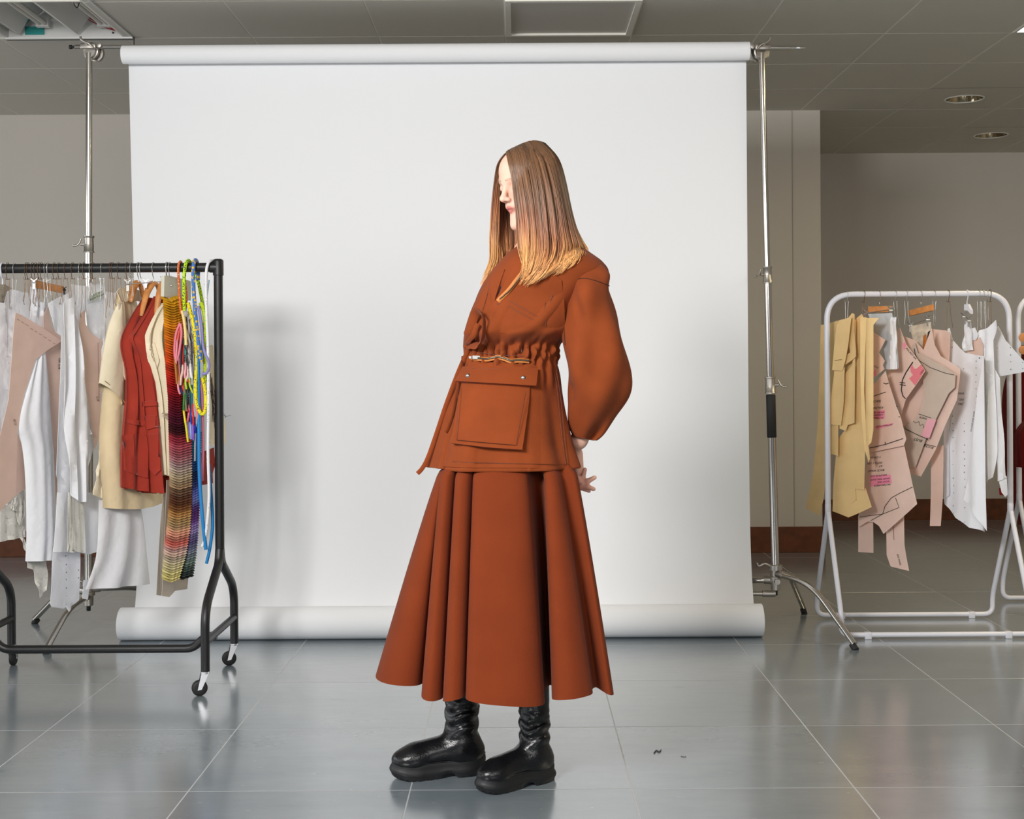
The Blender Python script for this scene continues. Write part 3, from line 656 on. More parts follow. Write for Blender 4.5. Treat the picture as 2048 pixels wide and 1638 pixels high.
cC = hang_sheet('pattern_card', [(86, 632), (97, 612), (103, 652), (112, 664), (123, 670), (123, 760), (121, 860), (117, 1000), (113, 1020), (108, 900), (100, 840), (96, 790), (90, 720), (86, 690)], 80, M_card, 'shaded tan pattern card lettered NR S/A, partly behind the large tan card', 'pattern', curl(.003), group=G1)
V, Fc = garment([(70, 716), (50, 780), (32, 848), (44, 890), (51, 960), (53, 1060), (52, 1123)], [(90, 702), (96, 760), (101, 830), (105, 900), (107, 980), (110, 1060), (106, 1119)], PLB(86), .03, folds(9, .008, 4, 1.5, 4, .1), 40, 22)
build('white_shirt', V, Fc, M_white, label='crisp white cotton toile hanging long below the large tan card', cat='toile', group=G1)
cA = hang_sheet('pattern_card', [(32, 625), (46, 631), (80, 653), (121, 682), (94, 700), (71, 720), (61, 751), (50, 785), (42, 820), (38, 850), (36, 868), (33, 990), (12, 1010), (-6, 1032), (-6, 900), (18, 800), (24, 720), (28, 660)], 92, M_card, 'large pale tan pattern card with a pointed corner, dashed line along its top', 'pattern', curl(.004, .2), nx=7, ny=16, group=G1)
pl, dp, bb = o_pl[cA.name]
for k in range(9):
    x = 34 + k * 8.6; y = 641 + k * 5.2 - (3 if k < 3 else 0) + 0.12 * max(0, k - 3) ** 2
    stroke(cA, pl, [(x, y), (x + 5, y + 2.6)], .7, tmat('pencil', (150, 120, 105)), .002, disp=dp, bbox=bb)
lettering('BCK', cA, pl, 26, 838, 7, 80, tmat('pencil', (150, 120, 105)), .003, dp, bb)
pl, dp, bb = o_pl[cC.name]; lettering('NR S/A', cC, pl, 116, 715, 7.5, 92, None, .003, dp, bb); lettering('8', cC, pl, 116, 851, 9, 90, None, .003, dp, bb)
stroke(cC, pl, [(121, 674), (120.5, 800), (117, 960)], .9, tmat('card_edge', (120, 84, 72)), .003, disp=dp, bbox=bb)
hang_sheet('paper_pattern', [(107, 1096), (160, 1100), (158, 1200), (145, 1212), (137, 1224), (133, 1214), (128, 1218), (104, 1214), (102, 1208)], 118, M_spot, 'lowest white spotted pattern sheet with a torn bottom edge', 'pattern', folds(12, .003), group=G1)
hang_sheet('tissue_garment', [(97, 608), (103, 602), (125, 592), (142, 582), (143, 568), (176, 573), (180, 565), (190, 570), (203, 566), (207, 575), (206, 592), (190, 600), (165, 628), (158, 640), (160, 665), (170, 720), (178, 790), (183, 830), (187, 870), (185, 890), (170, 985), (140, 985), (118, 990), (117, 960), (110, 950), (118, 850), (122, 760), (124, 672), (113, 664), (106, 650)], 122, M_tissue, 'crumpled white tissue toile with a square collar in the middle of the rail', 'toile', folds(13, .006, 4, 2, 6), nx=12, ny=22, group=G1)
hang_sheet('white_toile', [(116, 985), (150, 985), (196, 985), (197, 1000), (192, 1104), (178, 1109), (150, 1104), (108, 1104)], 134, M_white, 'plain white panel below the tissue toiles, ending above the spotted sheet', 'toile', folds(14, .008, 3, 2, 4), nx=10, group=G1)
hang_sheet('calico_panel', [(137, 985), (154, 985), (151, 1106), (135, 1104)], 140, M_calico, 'narrow ecru calico strip, left of the pair between white panels', 'toile', folds(15, .003), group='pair of ecru calico strips')
hang_sheet('calico_panel', [(146, 985), (168, 988), (170, 1106), (145, 1102)], 143, M_calico, 'speckled ecru calico strip, right of the pair between white panels', 'toile', folds(16, .003), group='pair of ecru calico strips')
hang_sheet('cloth_scrap', [(168, 1160), (180, 1160), (176, 1199), (165, 1197)], 146, M_white, 'tiny white paper tab hanging in front of the stand base', 'scrap', group='torn cloth scraps on the black rack')
oF = hang_sheet('tissue_garment', [(172, 614), (180, 608), (206, 594), (234, 584), (236, 640), (214, 692), (203, 700), (176, 672)], 140, M_tissue, 'white tissue toile shoulder behind the tan card, carrying a green note', 'toile', folds(17, .005), nx=8, group=G1)
pl, dp, bb = o_pl[oF.name]
nt_ = hang_sheet('paper_note', [(179, 603), (181, 592), (192, 586), (205, 581), (206, 592), (192, 599)], 147, tmat('pale_green_note', (214, 224, 204), .7), 'small pale green handwritten note pinned above the tan card', 'note')
pl = o_pl[nt_.name][0]; lettering('CUT OUT', nt_, pl, 183, 593.5, 5.5, -22, None, .002); lettering('NEW FORM', nt_, pl, 180.5, 601, 5.5, -22, None, .002)
cD = hang_sheet('pattern_card', [(157, 648), (160, 628), (170, 620), (172, 648), (180, 663), (190, 672), (203, 680), (203, 690), (202, 775), (200, 850), (196, 880), (190, 900), (180, 830), (168, 740)], 150, M_card, 'tan pattern card with a curved neckline beside the sand jacket', 'pattern', curl(.003), group=G1)
pl, dp, bb = o_pl[cD.name]; stroke(cD, pl, [(194.5, 684), (195, 740), (196, 800)], .7, tmat('pencil', (150, 120, 105)), .003, disp=dp, bbox=bb); lettering('C/F', cD, pl, 192, 792, 7, 90, None, .003, dp, bb)
build('punch_hole', *lathe(pl.hit(195, 684, .003), pl.n, [(0, .0028), (.001, .0028)], 10), tmat('hole_white', (245, 240, 236)), parent=cD)
hang_sheet('white_toile', [(128, 605), (150, 590), (158, 640), (165, 740), (178, 830), (184, 868), (179, 872), (183, 876), (174, 882), (180, 1000), (165, 1004), (150, 1000), (143, 990), (135, 880), (128, 760)], 158, M_white, 'draped white muslin panel with a notched edge, left of the curved-neck card', 'toile', folds(18, .010, 4, 1.5, 4), nx=10, ny=20, group=G1)
hang_sheet('white_toile', [(209, 583), (232, 586), (238, 610), (230, 700), (222, 726), (212, 726), (203, 716), (206, 690), (209, 640)], 180, M_white, 'narrow white toile strip tucked against the sand jacket', 'toile', folds(19, .004), group=G1)
# white skirt toile below
V, Fc = garment([(198, 1000), (196, 1060), (190, 1120), (170, 1179)], [(280, 1005), (287, 1050), (294, 1110), (301, 1168)], PLB(212), .02, folds(20, .006, 3, 1, 3, .3), 30, 24)
build('white_skirt', V, Fc, M_white, label='crumpled white skirt toile with a straight hem below the sand jacket', cat='toile', group=G1)
# sand jacket
jk = thing('sand_jacket', PLB(222).hit(250, 1020), 'sand cotton jacket with short sleeves and stand collar on a clip hanger', 'jacket')
V, Fc = garment([(236, 580), (228, 625), (214, 700), (206, 790), (200, 880), (205, 960), (208, 1016)], [(268, 585), (280, 640), (288, 740), (298, 840), (312, 930), (324, 985), (328, 1004)], PLB(222), .035, folds(21, .007, 4, 1.5, 4, .15), 44, 28, hem=7)
build('body', V, Fc, M_sand, parent=jk)
V, Fc = garment([(238, 604), (222, 640), (208, 700), (199, 766)], [(247, 604), (250, 680), (246, 750), (242, 811)], PLB(236), .03, folds(22, .004, 3, 1, 3, .2), 26, 20)
build('sleeve', V, Fc, M_cream, parent=jk)
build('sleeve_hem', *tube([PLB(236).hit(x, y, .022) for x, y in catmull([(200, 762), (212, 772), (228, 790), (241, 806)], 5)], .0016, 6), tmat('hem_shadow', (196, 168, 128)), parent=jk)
build('collar', *sheet([(233, 584), (240, 576), (258, 574), (282, 582), (291, 590), (284, 604), (262, 600), (246, 606), (238, 600)], PLB(240), folds(23, .004), 8, 4, .003), M_cream, parent=jk)
build('back_vent', *sheet([(206, 860), (204, 996), (187, 990), (196, 930)], PLB(214), folds(24, .004), 4, 10, .002), M_cream, parent=jk)
build('placket', *sheet([(236, 604), (246, 606), (246, 700), (240, 700)], PLB(242), folds(25, .003), 3, 8, .002), M_cream, parent=jk)
# wooden hangers
def wood_hanger(pts, c, hookpx, label, group='wooden hangers on the black rack'):
    pl = PLB(c); w_ = [pl.hit(x, y) for x, y in catmull(pts, 6)]; n = len(w_)
    o = thing('wooden_hanger', w_[n // 2], label, 'hanger', group)
    build('shoulder_bar', *tube(w_, [.006 + .0085 * math.sin(PI * min(1, max(0, (i / (n - 1))))) ** .6 for i in range(n)], 12, flat=(1.0, .55)), M_wood, parent=o)
    X = P(hookpx, 545, YB).x; build('hook', *crook(X, YB, ZR, .0172, M_wire_si, .035), M_wire_si, parent=o); return o
wood_hanger([(262, 604), (266, 580), (274, 565), (281, 572), (286, 596)], 246, 277, 'curved wooden hanger inside the sand jacket collar')
wood_hanger([(282, 632), (292, 592), (300, 574), (307, 566), (315, 572), (320, 596)], 266, 307, 'curved wooden hanger carrying the front red dress')
wood_hanger([(312, 630), (317, 596), (322, 578), (327, 566), (331, 580), (334, 600)], 292, 335, 'curved wooden hanger carrying the rear red dress, half hidden by the swatch binder')
# red dresses
def dress(name, label, left, right, c, m, seed, extras):
    pl = PLB(c); t = thing(name, pl.hit(right[-1][0], right[-1][1]), label, 'dress')
    V, Fc = garment(left, right, pl, .028, folds(seed, .011, 5, 1.2, 4.5, .15, .3), 54, 26, hem=3); build('body', V, Fc, m, parent=t)
    bv = BVHTree.FromPolygons([Vector(v) for v in V], Fc); zc = pl.hit(right[3][0], right[3][1]).y
    for nm, poly, off, mm in extras:
        if off < 0: build(nm, *sheet(poly, PLB(c + off), None, 5, 8, .003), mm, parent=t)
        else: build(nm, *overlay(poly, lambda u, v: .004 + .004 * v, 7, 7, bv, 0, zc), mm, parent=t)
    return t
d1 = dress('red_dress', 'brick red sleeveless dress with patch pockets, in front of the sand jacket', [(290, 588), (268, 622), (248, 660), (242, 690), (252, 740), (254, 790), (249, 850), (244, 910), (243, 974)], [(302, 600), (296, 640), (284, 690), (285, 750), (292, 800), (294, 850), (298, 900), (302, 950), (304, 984)], 256, M_red, 31,
    [('armhole_lining', [(238, 664), (249, 660), (252, 690), (251, 760), (247, 745), (246, 700)], -4, M_cream), ('pocket_flap', [(254, 838), (290, 842), (289, 852), (270, 850), (256, 846)], 17, M_red), ('pocket', [(246, 870), (292, 866), (296, 900), (294, 956), (272, 950), (248, 940)], 17, M_red)])
d2 = dress('red_dress', 'brick red sleeveless dress with a drawn waist, behind the cream dress', [(316, 592), (298, 625), (276, 660), (267, 676), (279, 712), (283, 760), (286, 806), (290, 870), (292, 930), (297, 984)], [(324, 604), (318, 650), (304, 700), (306, 750), (314, 800), (322, 830), (324, 880), (326, 930), (324, 984)], 280, M_red, 37,
    [('waistband', [(285, 803), (312, 801), (313, 811), (286, 813)], 15, M_red), ('pocket_flap', [(288, 832), (322, 830), (321, 852), (296, 859)], 17, M_red), ('pocket', [(290, 868), (321, 866), (322, 940), (312, 950), (300, 938), (292, 910)], 16, M_red)])
d3 = dress('cream_dress', 'cream cotton dress with wide armhole and tied drawstring waist', [(328, 606), (312, 630), (298, 664), (294, 690), (302, 724), (312, 768), (318, 820), (322, 880), (325, 949)], [(334, 606), (332, 660), (334, 710), (347, 770), (348, 798), (343, 825), (346, 850), (344, 890), (342, 950)], 304, M_cream, 43,
    [('armhole_edge', [(296, 690), (310, 686), (320, 720), (316, 735), (306, 716)], 12, M_cream)])
pl = PLB(320)
for k, pts in enumerate(([(318, 826), (328, 830), (338, 836), (344, 842)], [(320, 830), (330, 838), (336, 850), (338, 868)], [(322, 828), (334, 828), (342, 824)])):
    build('drawstring', *tube([pl.hit(x, y, .012) for x, y in catmull(pts, 5)], .004, 7, flat=(1, .5)), M_cream, parent=d3)
gp = hang_sheet('greige_sheet', [(328, 594), (336, 594), (345, 780), (346, 880), (336, 985), (332, 1060), (327, 1192), (313, 1190), (317, 1110), (325, 1000), (331, 940), (330, 800)], 288, M_greige, 'long folded greige cloth edge between cream dress and swatches', 'cloth', folds(50, .003, 2, 2, 3), nx=8, ny=18)
hang_sheet('greige_sheet', [(333, 960), (386, 960), (376, 1160), (374, 1178), (350, 1182), (338, 1194), (325, 1192)], 326, M_greige, 'greige backing cloth showing below the bottom of the swatches', 'cloth', folds(51, .003, 2, 1, 3), nx=6, ny=14)
# ---- swatch binder
PLS = PLB(352)
sb = thing('swatch_binder', PLS.hit(360, 1165), 'hanging binder of overlapping fabric swatches graded from yellow to blue', 'swatch book')
hx = [(330, 552), (341, 552), (341, 592), (328, 592)]
build('binder_clamp', *cat_m(sheet([(337, 551), (382, 562), (382, 601), (337, 594)], PLB(351), None, 1, 1, .014), sheet([(329, 552), (337, 551), (337, 594), (328, 593)], PLB(351), None, 1, 1, .014)), tmat('binder_grey', (206, 204, 186), .45), parent=sb, smooth=False)
build('rivet', *lathe(PLB(351).hit(342, 571, .001), PLB(351).n, [(0, .003), (.002, .002)], 10), M_zinc, parent=sb)
X = P(336, 545, YB).x
for hxp in (334, 340): build('hook', *crook(P(hxp, 545, YB).x, YB, ZR, .0172, M_wire_si, .028), M_wire_si, parent=sb)
def ramp(stops, t):
    for (a, ca), (b, cb_) in zip(stops, stops[1:]):
        if a <= t <= b: q = (t - a) / (b - a); return [ca[i] + (cb_[i] - ca[i]) * q for i in range(3)]
    return stops[-1][1] if t > stops[-1][0] else stops[0][1]
SA = [(600, (236, 176, 30)), (640, (240, 160, 30)), (680, (244, 130, 30)), (720, (226, 80, 26)), (760, (200, 36, 30)), (800, (150, 20, 40)), (835, (96, 20, 50)), (858, (70, 20, 30)), (875, (170, 50, 66)), (905, (214, 120, 130)), (930, (232, 200, 196)), (948, (222, 206, 170)), (970, (196, 160, 120)), (990, (92, 60, 46)), (1008, (120, 70, 40)), (1025, (186, 130, 70)), (1045, (220, 186, 130)), (1065, (232, 170, 140)), (1085, (222, 110, 96)), (1100, (232, 190, 180)), (1120, (214, 200, 170)), (1140, (236, 226, 160)), (1165, (216, 200, 120))]
SBc = [(868, (20, 110, 140)), (895, (20, 130, 170)), (925, (30, 80, 140)), (955, (24, 44, 90)), (975, (80, 90, 170)), (1000, (120, 130, 200)), (1020, (70, 30, 90)), (1040, (130, 80, 170)), (1060, (160, 150, 200)), (1080, (90, 80, 130)), (1100, (130, 140, 160)), (1125, (120, 140, 130)), (1150, (40, 50, 46)), (1165, (30, 30, 30))]
XA = [(600, 336, 362), (680, 339, 361), (740, 341, 364), (800, 346, 372), (860, 347, 377), (930, 349, 377), (1000, 349, 377), (1060, 343, 374), (1110, 337, 366), (1165, 333, 350)]
XB_ = [(868, 376, 397), (930, 377, 396), (1000, 377, 394), (1060, 374, 391), (1110, 367, 387), (1165, 352, 379)]
def xi(tb, y):
    for a, b in zip(tb, tb[1:]):
        if a[0] <= y <= b[0]: q = (y - a[0]) / (b[0] - a[0]); return a[1] + (b[1] - a[1]) * q, a[2] + (b[2] - a[2]) * q
    return tb[-1][1:]
def swatch_column(tb, stops, y0, y1, step, side, depth):
    V = []; Fc = []; C = []; y = y0
    while y < y1:
        xl, xr = xi(tb, y); jit = random.uniform(.68, 1.2); c = [x * jit for x in sr(*[max(0, min(255, q)) for q in ramp(stops, y + random.uniform(-3, 3))])]
        tilt = -8; nz = 6; rowt = []; rowb = []
        for k in range(nz + 1):
            u = k / nz; zig = 1.3 * (k % 2)
            rowt.append(PLS.hit(xl + (xr - xl) * u, y + tilt * u, .002 + depth)); rowb.append(PLS.hit(xl + (xr - xl) * u, y + 6.0 + tilt * u + zig, .014 + depth))
        pts = rowt + rowb
        if side:   # serrated side edge facing the cream dress
            pts += [PLS.hit(xl - side, y - 6, -.002 + depth), PLS.hit(xl - side, y + .5, .002 + depth)]
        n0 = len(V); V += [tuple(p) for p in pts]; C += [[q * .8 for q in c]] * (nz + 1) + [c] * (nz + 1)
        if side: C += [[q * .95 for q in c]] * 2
        for k in range(nz): Fc.append((n0 + k, n0 + k + 1, n0 + nz + 2 + k, n0 + nz + 1 + k))
        if side: Fc.append((n0 + 2 * nz + 2, n0, n0 + nz + 1, n0 + 2 * nz + 3))
        # underside lip
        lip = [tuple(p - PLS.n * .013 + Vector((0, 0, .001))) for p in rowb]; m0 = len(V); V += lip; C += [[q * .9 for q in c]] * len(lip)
        for k in range(nz): Fc.append((n0 + nz + 1 + k, n0 + nz + 2 + k, m0 + k + 1, m0 + k))
        y += step
    return V, Fc, np.array(C)
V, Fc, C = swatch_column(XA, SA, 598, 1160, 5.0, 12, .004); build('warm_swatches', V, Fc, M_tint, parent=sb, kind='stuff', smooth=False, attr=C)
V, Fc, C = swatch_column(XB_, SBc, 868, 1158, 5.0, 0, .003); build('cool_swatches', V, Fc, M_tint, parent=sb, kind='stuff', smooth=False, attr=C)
build('backing_strip', *sheet([(333, 596), (362, 600), (374, 800), (396, 870), (392, 1060), (378, 1150), (334, 1160), (346, 1000), (344, 860), (340, 740)], PLS, None, 2, 8, .004), tmat('ochre_card', (176, 122, 18)), parent=sb)
build('cover_swatch', *sheet([(350, 597), (362, 599), (362, 632), (352, 626)], PLB(355), None, 2, 2, .002), tmat('ochre_swatch', (164, 118, 12)), parent=sb)
# garments behind the right post
hang_sheet('cream_garment', [(414, 690), (426, 690), (436, 780), (452, 850), (452, 889), (421, 891), (416, 800)], 404, M_cream, 'strip of a cream garment just behind the right post', 'garment', folds(60, .003))
hang_sheet('red_garment', [(402, 905), (428, 895), (430, 930), (425, 966), (402, 971)], 398, M_red, 'strip of a red garment behind the white rope near the right post', 'garment', folds(61, .003))
# ---- ropes and cords
def fleck(name, rgb, drgb, sc=150, rad=.36): return MATS.get(name) or mat(name, sr(*rgb), .6, dots=(sc, rad, sr(*drgb), .9), bump=(600, .0012))
M_neon = fleck('neon_cord', (200, 240, 20), (20, 40, 10)); M_orc = fleck('orange_cord', (226, 104, 36), (250, 210, 170), 170, .28); M_mul = fleck('multi_rope', (70, 120, 190), (240, 190, 40), 90, .42)
M_yel = fleck('yellow_rope', (240, 224, 20), (90, 80, 20), 150, .3); M_wrope = fleck('white_rope', (240, 240, 242), (120, 30, 40), 120, .15)
def cord(name, pts, r, m, label, cat='cord', d=None, parent=None, n=9):
    W = [P(x, y, dd) for x, y, dd in catmull(pts, 7)]
    return build(name, *tube(W, r, n), m, label=label if parent is None else None, cat=cat if parent is None else None, parent=parent, group=None)
f_, b_ = 4.70, 4.765
cord('cord', [(366, 640, b_ + .02), (373, 600, b_ + .01), (368, 550, b_), (365, 532, b_), (361, 523, YB), (357, 532, f_), (357, 556, f_), (359, 590, f_), (362, 628, f_ - .01)], .0045, M_orc, 'orange speckled thin cord looped over the black rail')
cord('cord', [(411, 640, b_), (406, 612, b_), (398, 570, b_), (390, 545, b_ + .01), (384, 530, b_ + .01), (377, 521, YB), (371, 530, f_), (368, 560, f_), (368, 600, f_), (369, 622, f_)], .0062, M_neon, 'neon yellow-green cord with black flecks looped over the black rail')
cord('rope', [(396, 560, b_), (396, 532, b_), (391, 520, YB), (387, 532, f_), (387, 570, f_), (391, 630, f_ - .01), (397, 690, f_ - .01), (403, 724, f_ - .01)], .0072, M_mul, 'blue rope with yellow and orange flecks looped over the black rail')
cord('rope', [(376, 606, f_), (384, 635, f_ - .01), (390, 670, f_ - .012), (393, 720, f_), (391, 770, f_ - .01), (393, 806, f_ - .01), (400, 824, f_ - .015), (406, 828, f_ - .015), (411, 816, f_ - .01), (411, 786, f_), (405, 756, f_ + .01)], .0066, M_yel, 'yellow speckled rope hanging in a long loop')
cord('cord', [(402, 606, f_ + .02), (409, 626, f_ + .01), (411, 655, f_ + .01), (408, 690, f_ + .01), (411, 720, f_ + .02), (411, 765, f_ + .02)], .0085, fleck('lime_rope', (190, 214, 30), (60, 70, 20), 200, .25), 'lime green rope bundled behind the blue flecked rope')
cord('cord', [(397, 612, f_), (403, 650, f_ - .004), (406, 688, f_ - .004), (410, 706, f_ - .012), (416, 720, f_ - .015), (418, 734, f_ - .015), (413, 746, f_ - .015), (404, 748, f_ - .015)], .0055, tmat('lavender_cord', (142, 136, 190)), 'lavender cord ending in a hooked loop')
cord('rope', [(430, 545, b_), (430, 530, b_), (424, 521, YB), (415, 530, f_), (412, 560, f_), (413, 620, f_ - .005), (416, 700, f_ - .01), (417, 800, f_ - .01), (416, 900, f_ - .01), (418, 990, f_ - .01), (414, 1050, f_ - .01), (410, 1078, f_), (404, 1093, f_)], .0056, M_wrope, 'long white rope with dark flecks beside the right post')
cord('tubing', [(396, 700, f_), (397, 770, f_), (398, 860, f_ - .01), (399, 950, f_ - .01), (405, 1035, f_ - .01), (412, 1099, f_)], .0066, tmat('blue_tubing', (16, 128, 196)), 'longer bright blue tubing hanging left of the white rope')
cord('tubing', [(418, 930, f_ + .02), (423, 1000, f_ + .02), (425, 1050, f_ + .02), (420, 1095, f_ + .02), (413, 1127, f_ + .02)], .0058, tmat('blue_tubing', (16, 128, 196)), 'bright blue tubing curving behind the lower end of the white rope')
cord('tubing', [(402, 755, f_ + .012), (405, 830, f_ + .012), (406, 900, f_ + .012), (404, 962, f_ + .012)], .0055, tmat('dusty_pink_tubing', (206, 120, 140)), 'dusty pink tubing hanging between blue tubing and white rope')
cord('cord', [(360, 646, f_ - .01), (352, 668, f_ - .012), (349, 700, f_ - .012), (352, 722, f_ - .01), (358, 706, f_ - .012), (363, 668, f_ - .012), (361, 648, f_ - .01)], .0045, tmat('candy_pink_cord', (232, 130, 146)), 'candy pink cord tied in a narrow loop beside the swatches')
cord('cord', [(359, 655, f_ - .004), (354, 690, f_ - .004), (357, 705, f_ - .004)], .0045, tmat('coral_cord', (250, 100, 80)), 'coral cord hanging inside the pink loop')
cord('cord', [(364, 622, f_ - .01), (368, 640, f_ - .02), (371, 665, f_ - .02), (372, 690, f_ - .02)], .0055, tmat('pale_yellow_cord', (240, 214, 140)), 'short pale yellow cord stub at the top of the bundle')
cord('cord', [(418, 560, b_), (408, 640, b_), (402, 700, b_)], .003, tmat('pale_blue_cord', (150, 180, 190)), 'thin pale cord behind the flecked ropes')
bn = thing('cord_bundle', P(376, 880, f_), 'dense bundle of short coloured cord samples and threads tied together', 'cord bundle')
SH = [(350, 722, 354, 768, (176, 110, 40)), (358, 708, 361, 762, (190, 110, 110)), (355, 742, 358, 772, (206, 120, 20)), (367, 698, 366, 734, (190, 50, 40)), (368, 690, 377, 738, (40, 180, 175)), (365, 742, 361, 770, (226, 200, 180)), (371, 738, 370, 756, (244, 170, 180)), (374, 758, 380, 768, (220, 50, 40)), (364, 768, 369, 786, (220, 60, 36)), (361, 776, 365, 788, (60, 60, 150)), (371, 766, 373, 778, (200, 220, 40)), (379, 768, 386, 786, (190, 210, 50)), (376, 775, 373, 818, (16, 70, 60)), (384, 782, 384, 822, (0, 110, 110)), (379, 778, 380, 818, (20, 80, 90)), (368, 795, 367, 820, (30, 140, 50)), (371, 800, 373, 822, (140, 130, 100)), (373, 816, 377, 824, (200, 20, 50)), (378, 822, 375, 843, (236, 110, 130)), (381, 822, 383, 848, (50, 60, 160)), (385, 820, 387, 850, (210, 20, 40)), (391, 806, 396, 846, (236, 130, 146)), (389, 846, 391, 866, (30, 40, 150)), (376, 856, 379, 876, (170, 140, 210)), (381, 856, 382, 878, (160, 180, 240)), (386, 860, 387, 880, (130, 90, 190)), (368, 826, 376, 884, (226, 214, 40)), (391, 866, 390, 922, (150, 150, 160)), (395, 860, 396, 900, (20, 40, 120)), (359, 720, 361, 775, (90, 40, 60)), (354, 690, 352, 728, (232, 150, 160)), (362, 700, 362, 740, (60, 30, 50)), (388, 700, 390, 790, (110, 90, 80)), (372, 690, 374, 740, (50, 46, 46)), (380, 650, 386, 740, (140, 110, 90)), (376, 640, 380, 720, (170, 150, 130)), (383, 690, 388, 770, (60, 60, 70)), (388, 640, 388, 700, (186, 130, 90)), (398, 690, 399, 745, (160, 120, 180)), (410, 690, 412, 712, (200, 160, 130)), (381, 740, 384, 756, (244, 240, 236)), (376, 744, 372, 762, (236, 200, 190)), (369, 778, 371, 792, (120, 110, 80)), (392, 775, 401, 780, (250, 250, 250)), (401, 772, 396, 792, (250, 250, 250)), (356, 770, 360, 788, (236, 150, 160)), (365, 630, 372, 690, (130, 90, 70)), (370, 640, 378, 700, (150, 80, 60)), (372, 628, 383, 690, (60, 40, 40)), (366, 640, 360, 700, (200, 90, 80))]
for k, (xa, ya, xb, yb, rgb) in enumerate(SH):
    thin = rgb in ((250, 250, 250),) or (k >= 32 and k < 40) or k >= 46
    d_ = f_ - .012 + (k % 5) * .005
    cord('cord', [(xa, ya - 12, d_ + .008), (xa, ya, d_), ((xa + xb) / 2 + random.uniform(-1, 1), (ya + yb) / 2, d_ - .004), (xb, yb, d_)], .0016 if thin else random.uniform(.0034, .0046), tmat('cord_%d_%d_%d' % rgb, rgb), None, parent=bn, n=7)
build('knot', *lathe(P(372, 628, f_ - .01), (0, 0, 1), [(-.012, .004), (-.008, .010), (0, .012), (.008, .010), (.012, .004)], 10), tmat('grey_string', (170, 166, 160)), parent=bn)
parts = []
for k in range(26):
    xa = random.uniform(368, 392); ya = random.uniform(610, 700); parts.append(tube([P(x, y, f_ - .002 + random.uniform(-.01, .01)) for x, y in catmull([(xa, ya), (xa + random.uniform(-2, 8), ya + 45), (xa + random.uniform(-6, 12), ya + random.uniform(70, 120))], 4)], .0009, 4))
build('loose_threads', *cat_m(*parts), tmat('dark_thread_brown', (70, 52, 46)), parent=bn, kind='stuff')
parts = []
for k in range(18):
    xa = random.uniform(420, 424); ya = random.uniform(740, 790); parts.append(tube([P(x, y, b_) for x, y in catmull([(xa, ya), (xa + random.uniform(2, 8), ya + 40), (xa + random.uniform(2, 12), ya + random.uniform(60, 95))], 4)], .0009, 4))
parts.append(tube([P(x, y, b_) for x, y in catmull([(440, 826), (450, 832), (456, 832), (462, 831)], 4)], .0008, 4)); parts.append(tube([P(x, y, b_) for x, y in catmull([(446, 826), (451, 832), (450, 836)], 4)], .0008, 4))
build('thread_tassel', *cat_m(*parts), tmat('dark_thread_brown', (70, 52, 46)), label='tassel of fine dark threads fraying out behind the right post', cat='thread', kind='stuff')
# ---- hooks on the rail
ORD = ['first', 'second', 'third', 'fourth', 'fifth', 'sixth', 'seventh', 'eighth', 'ninth', 'tenth', 'eleventh', 'twelfth', 'thirteenth', 'fourteenth', 'fifteenth', 'sixteenth', 'seventeenth']
GH = 'bronze wire pattern hooks on the black rail'; GS = 'silver wire pattern hooks on the black rail'
for k, px in enumerate([15, 52, 56, 65, 71, 78, 83, 108, 118, 131, 145, 168, 186, 221, 225, 237, 254]):
    hook(px, 0, 0, .0172, ZR, random.uniform(.07, .14), (random.uniform(-.018, -.004), random.uniform(.004, .02)), M_wire_br, 'pattern_hook', ORD[k] + ' bronze wire pattern hook from the left on the black rail', 'hook', GH)
for k, px in enumerate([29, 91, 97, 160, 181, 204, 262]):
    hook(px, 0, 0, .0172, ZR, random.uniform(.06, .10), (random.uniform(-.014, -.004), random.uniform(.004, .016)), M_wire_si, 'pattern_hook', ORD[k] + ' silver wire pattern hook from the left on the black rail', 'hook', GS)
o = thing('plastic_hanger', P(4, 540, YB), 'white plastic hanger hook at the far left end of the black rail', 'hanger'); build('hook', *crook(P(5, 545, YB).x, YB, ZR, .0175, None, .05, 0, .0032), M_whitem, parent=o)
# clip hangers
def clip(p, parent, s=1.0, m=M_zinc):
    p = Vector(p); u = Vector((.9, .3, 0)).normalized(); n = Vector((-.3, .9, 0)).normalized(); z = Vector((0, 0, 1))
    a = obox(p + z * -.008 * s, u, n, z, .0045 * s, .001, .014 * s); b = obox(p + z * .010 * s + u * .004 * s, (u + z * .8).normalized(), n, (z - u * .8).normalized(), .009 * s, .004, .0016 * s); c = obox(p + z * .010 * s - u * .004 * s, (u - z * .8).normalized(), n, (z + u * .8).normalized(), .009 * s, .004, .0016 * s)
    return build('clip', *cat_m(a, b, c, rod(p - u * .008 * s, p + u * .008 * s, .003 * s, 8)), m, parent=parent, smooth=False)
pl = PLB(84); ch = thing('clip_hanger', pl.hit(100, 575), 'small wooden clip hanger on the black rail among the wire hooks', 'hanger')
build('wooden_bar', *sheet([(71, 561), (79, 562), (129, 573), (128, 586), (80, 577), (72, 575)], pl, None, 1, 1, .012), M_wood, parent=ch, smooth=False)
clip(pl.hit(66, 566, .004), ch); clip(pl.hit(127, 580, .004), ch, .8, M_blackr); build('hook', *crook(P(97, 545, YB).x, YB, ZR, .0172, None, .03), M_wire_si, parent=ch)
pl = PLB(262); ch = thing('clip_hanger', pl.hit(265, 570), 'metal clip hanger gripping the sand jacket collar', 'hanger')
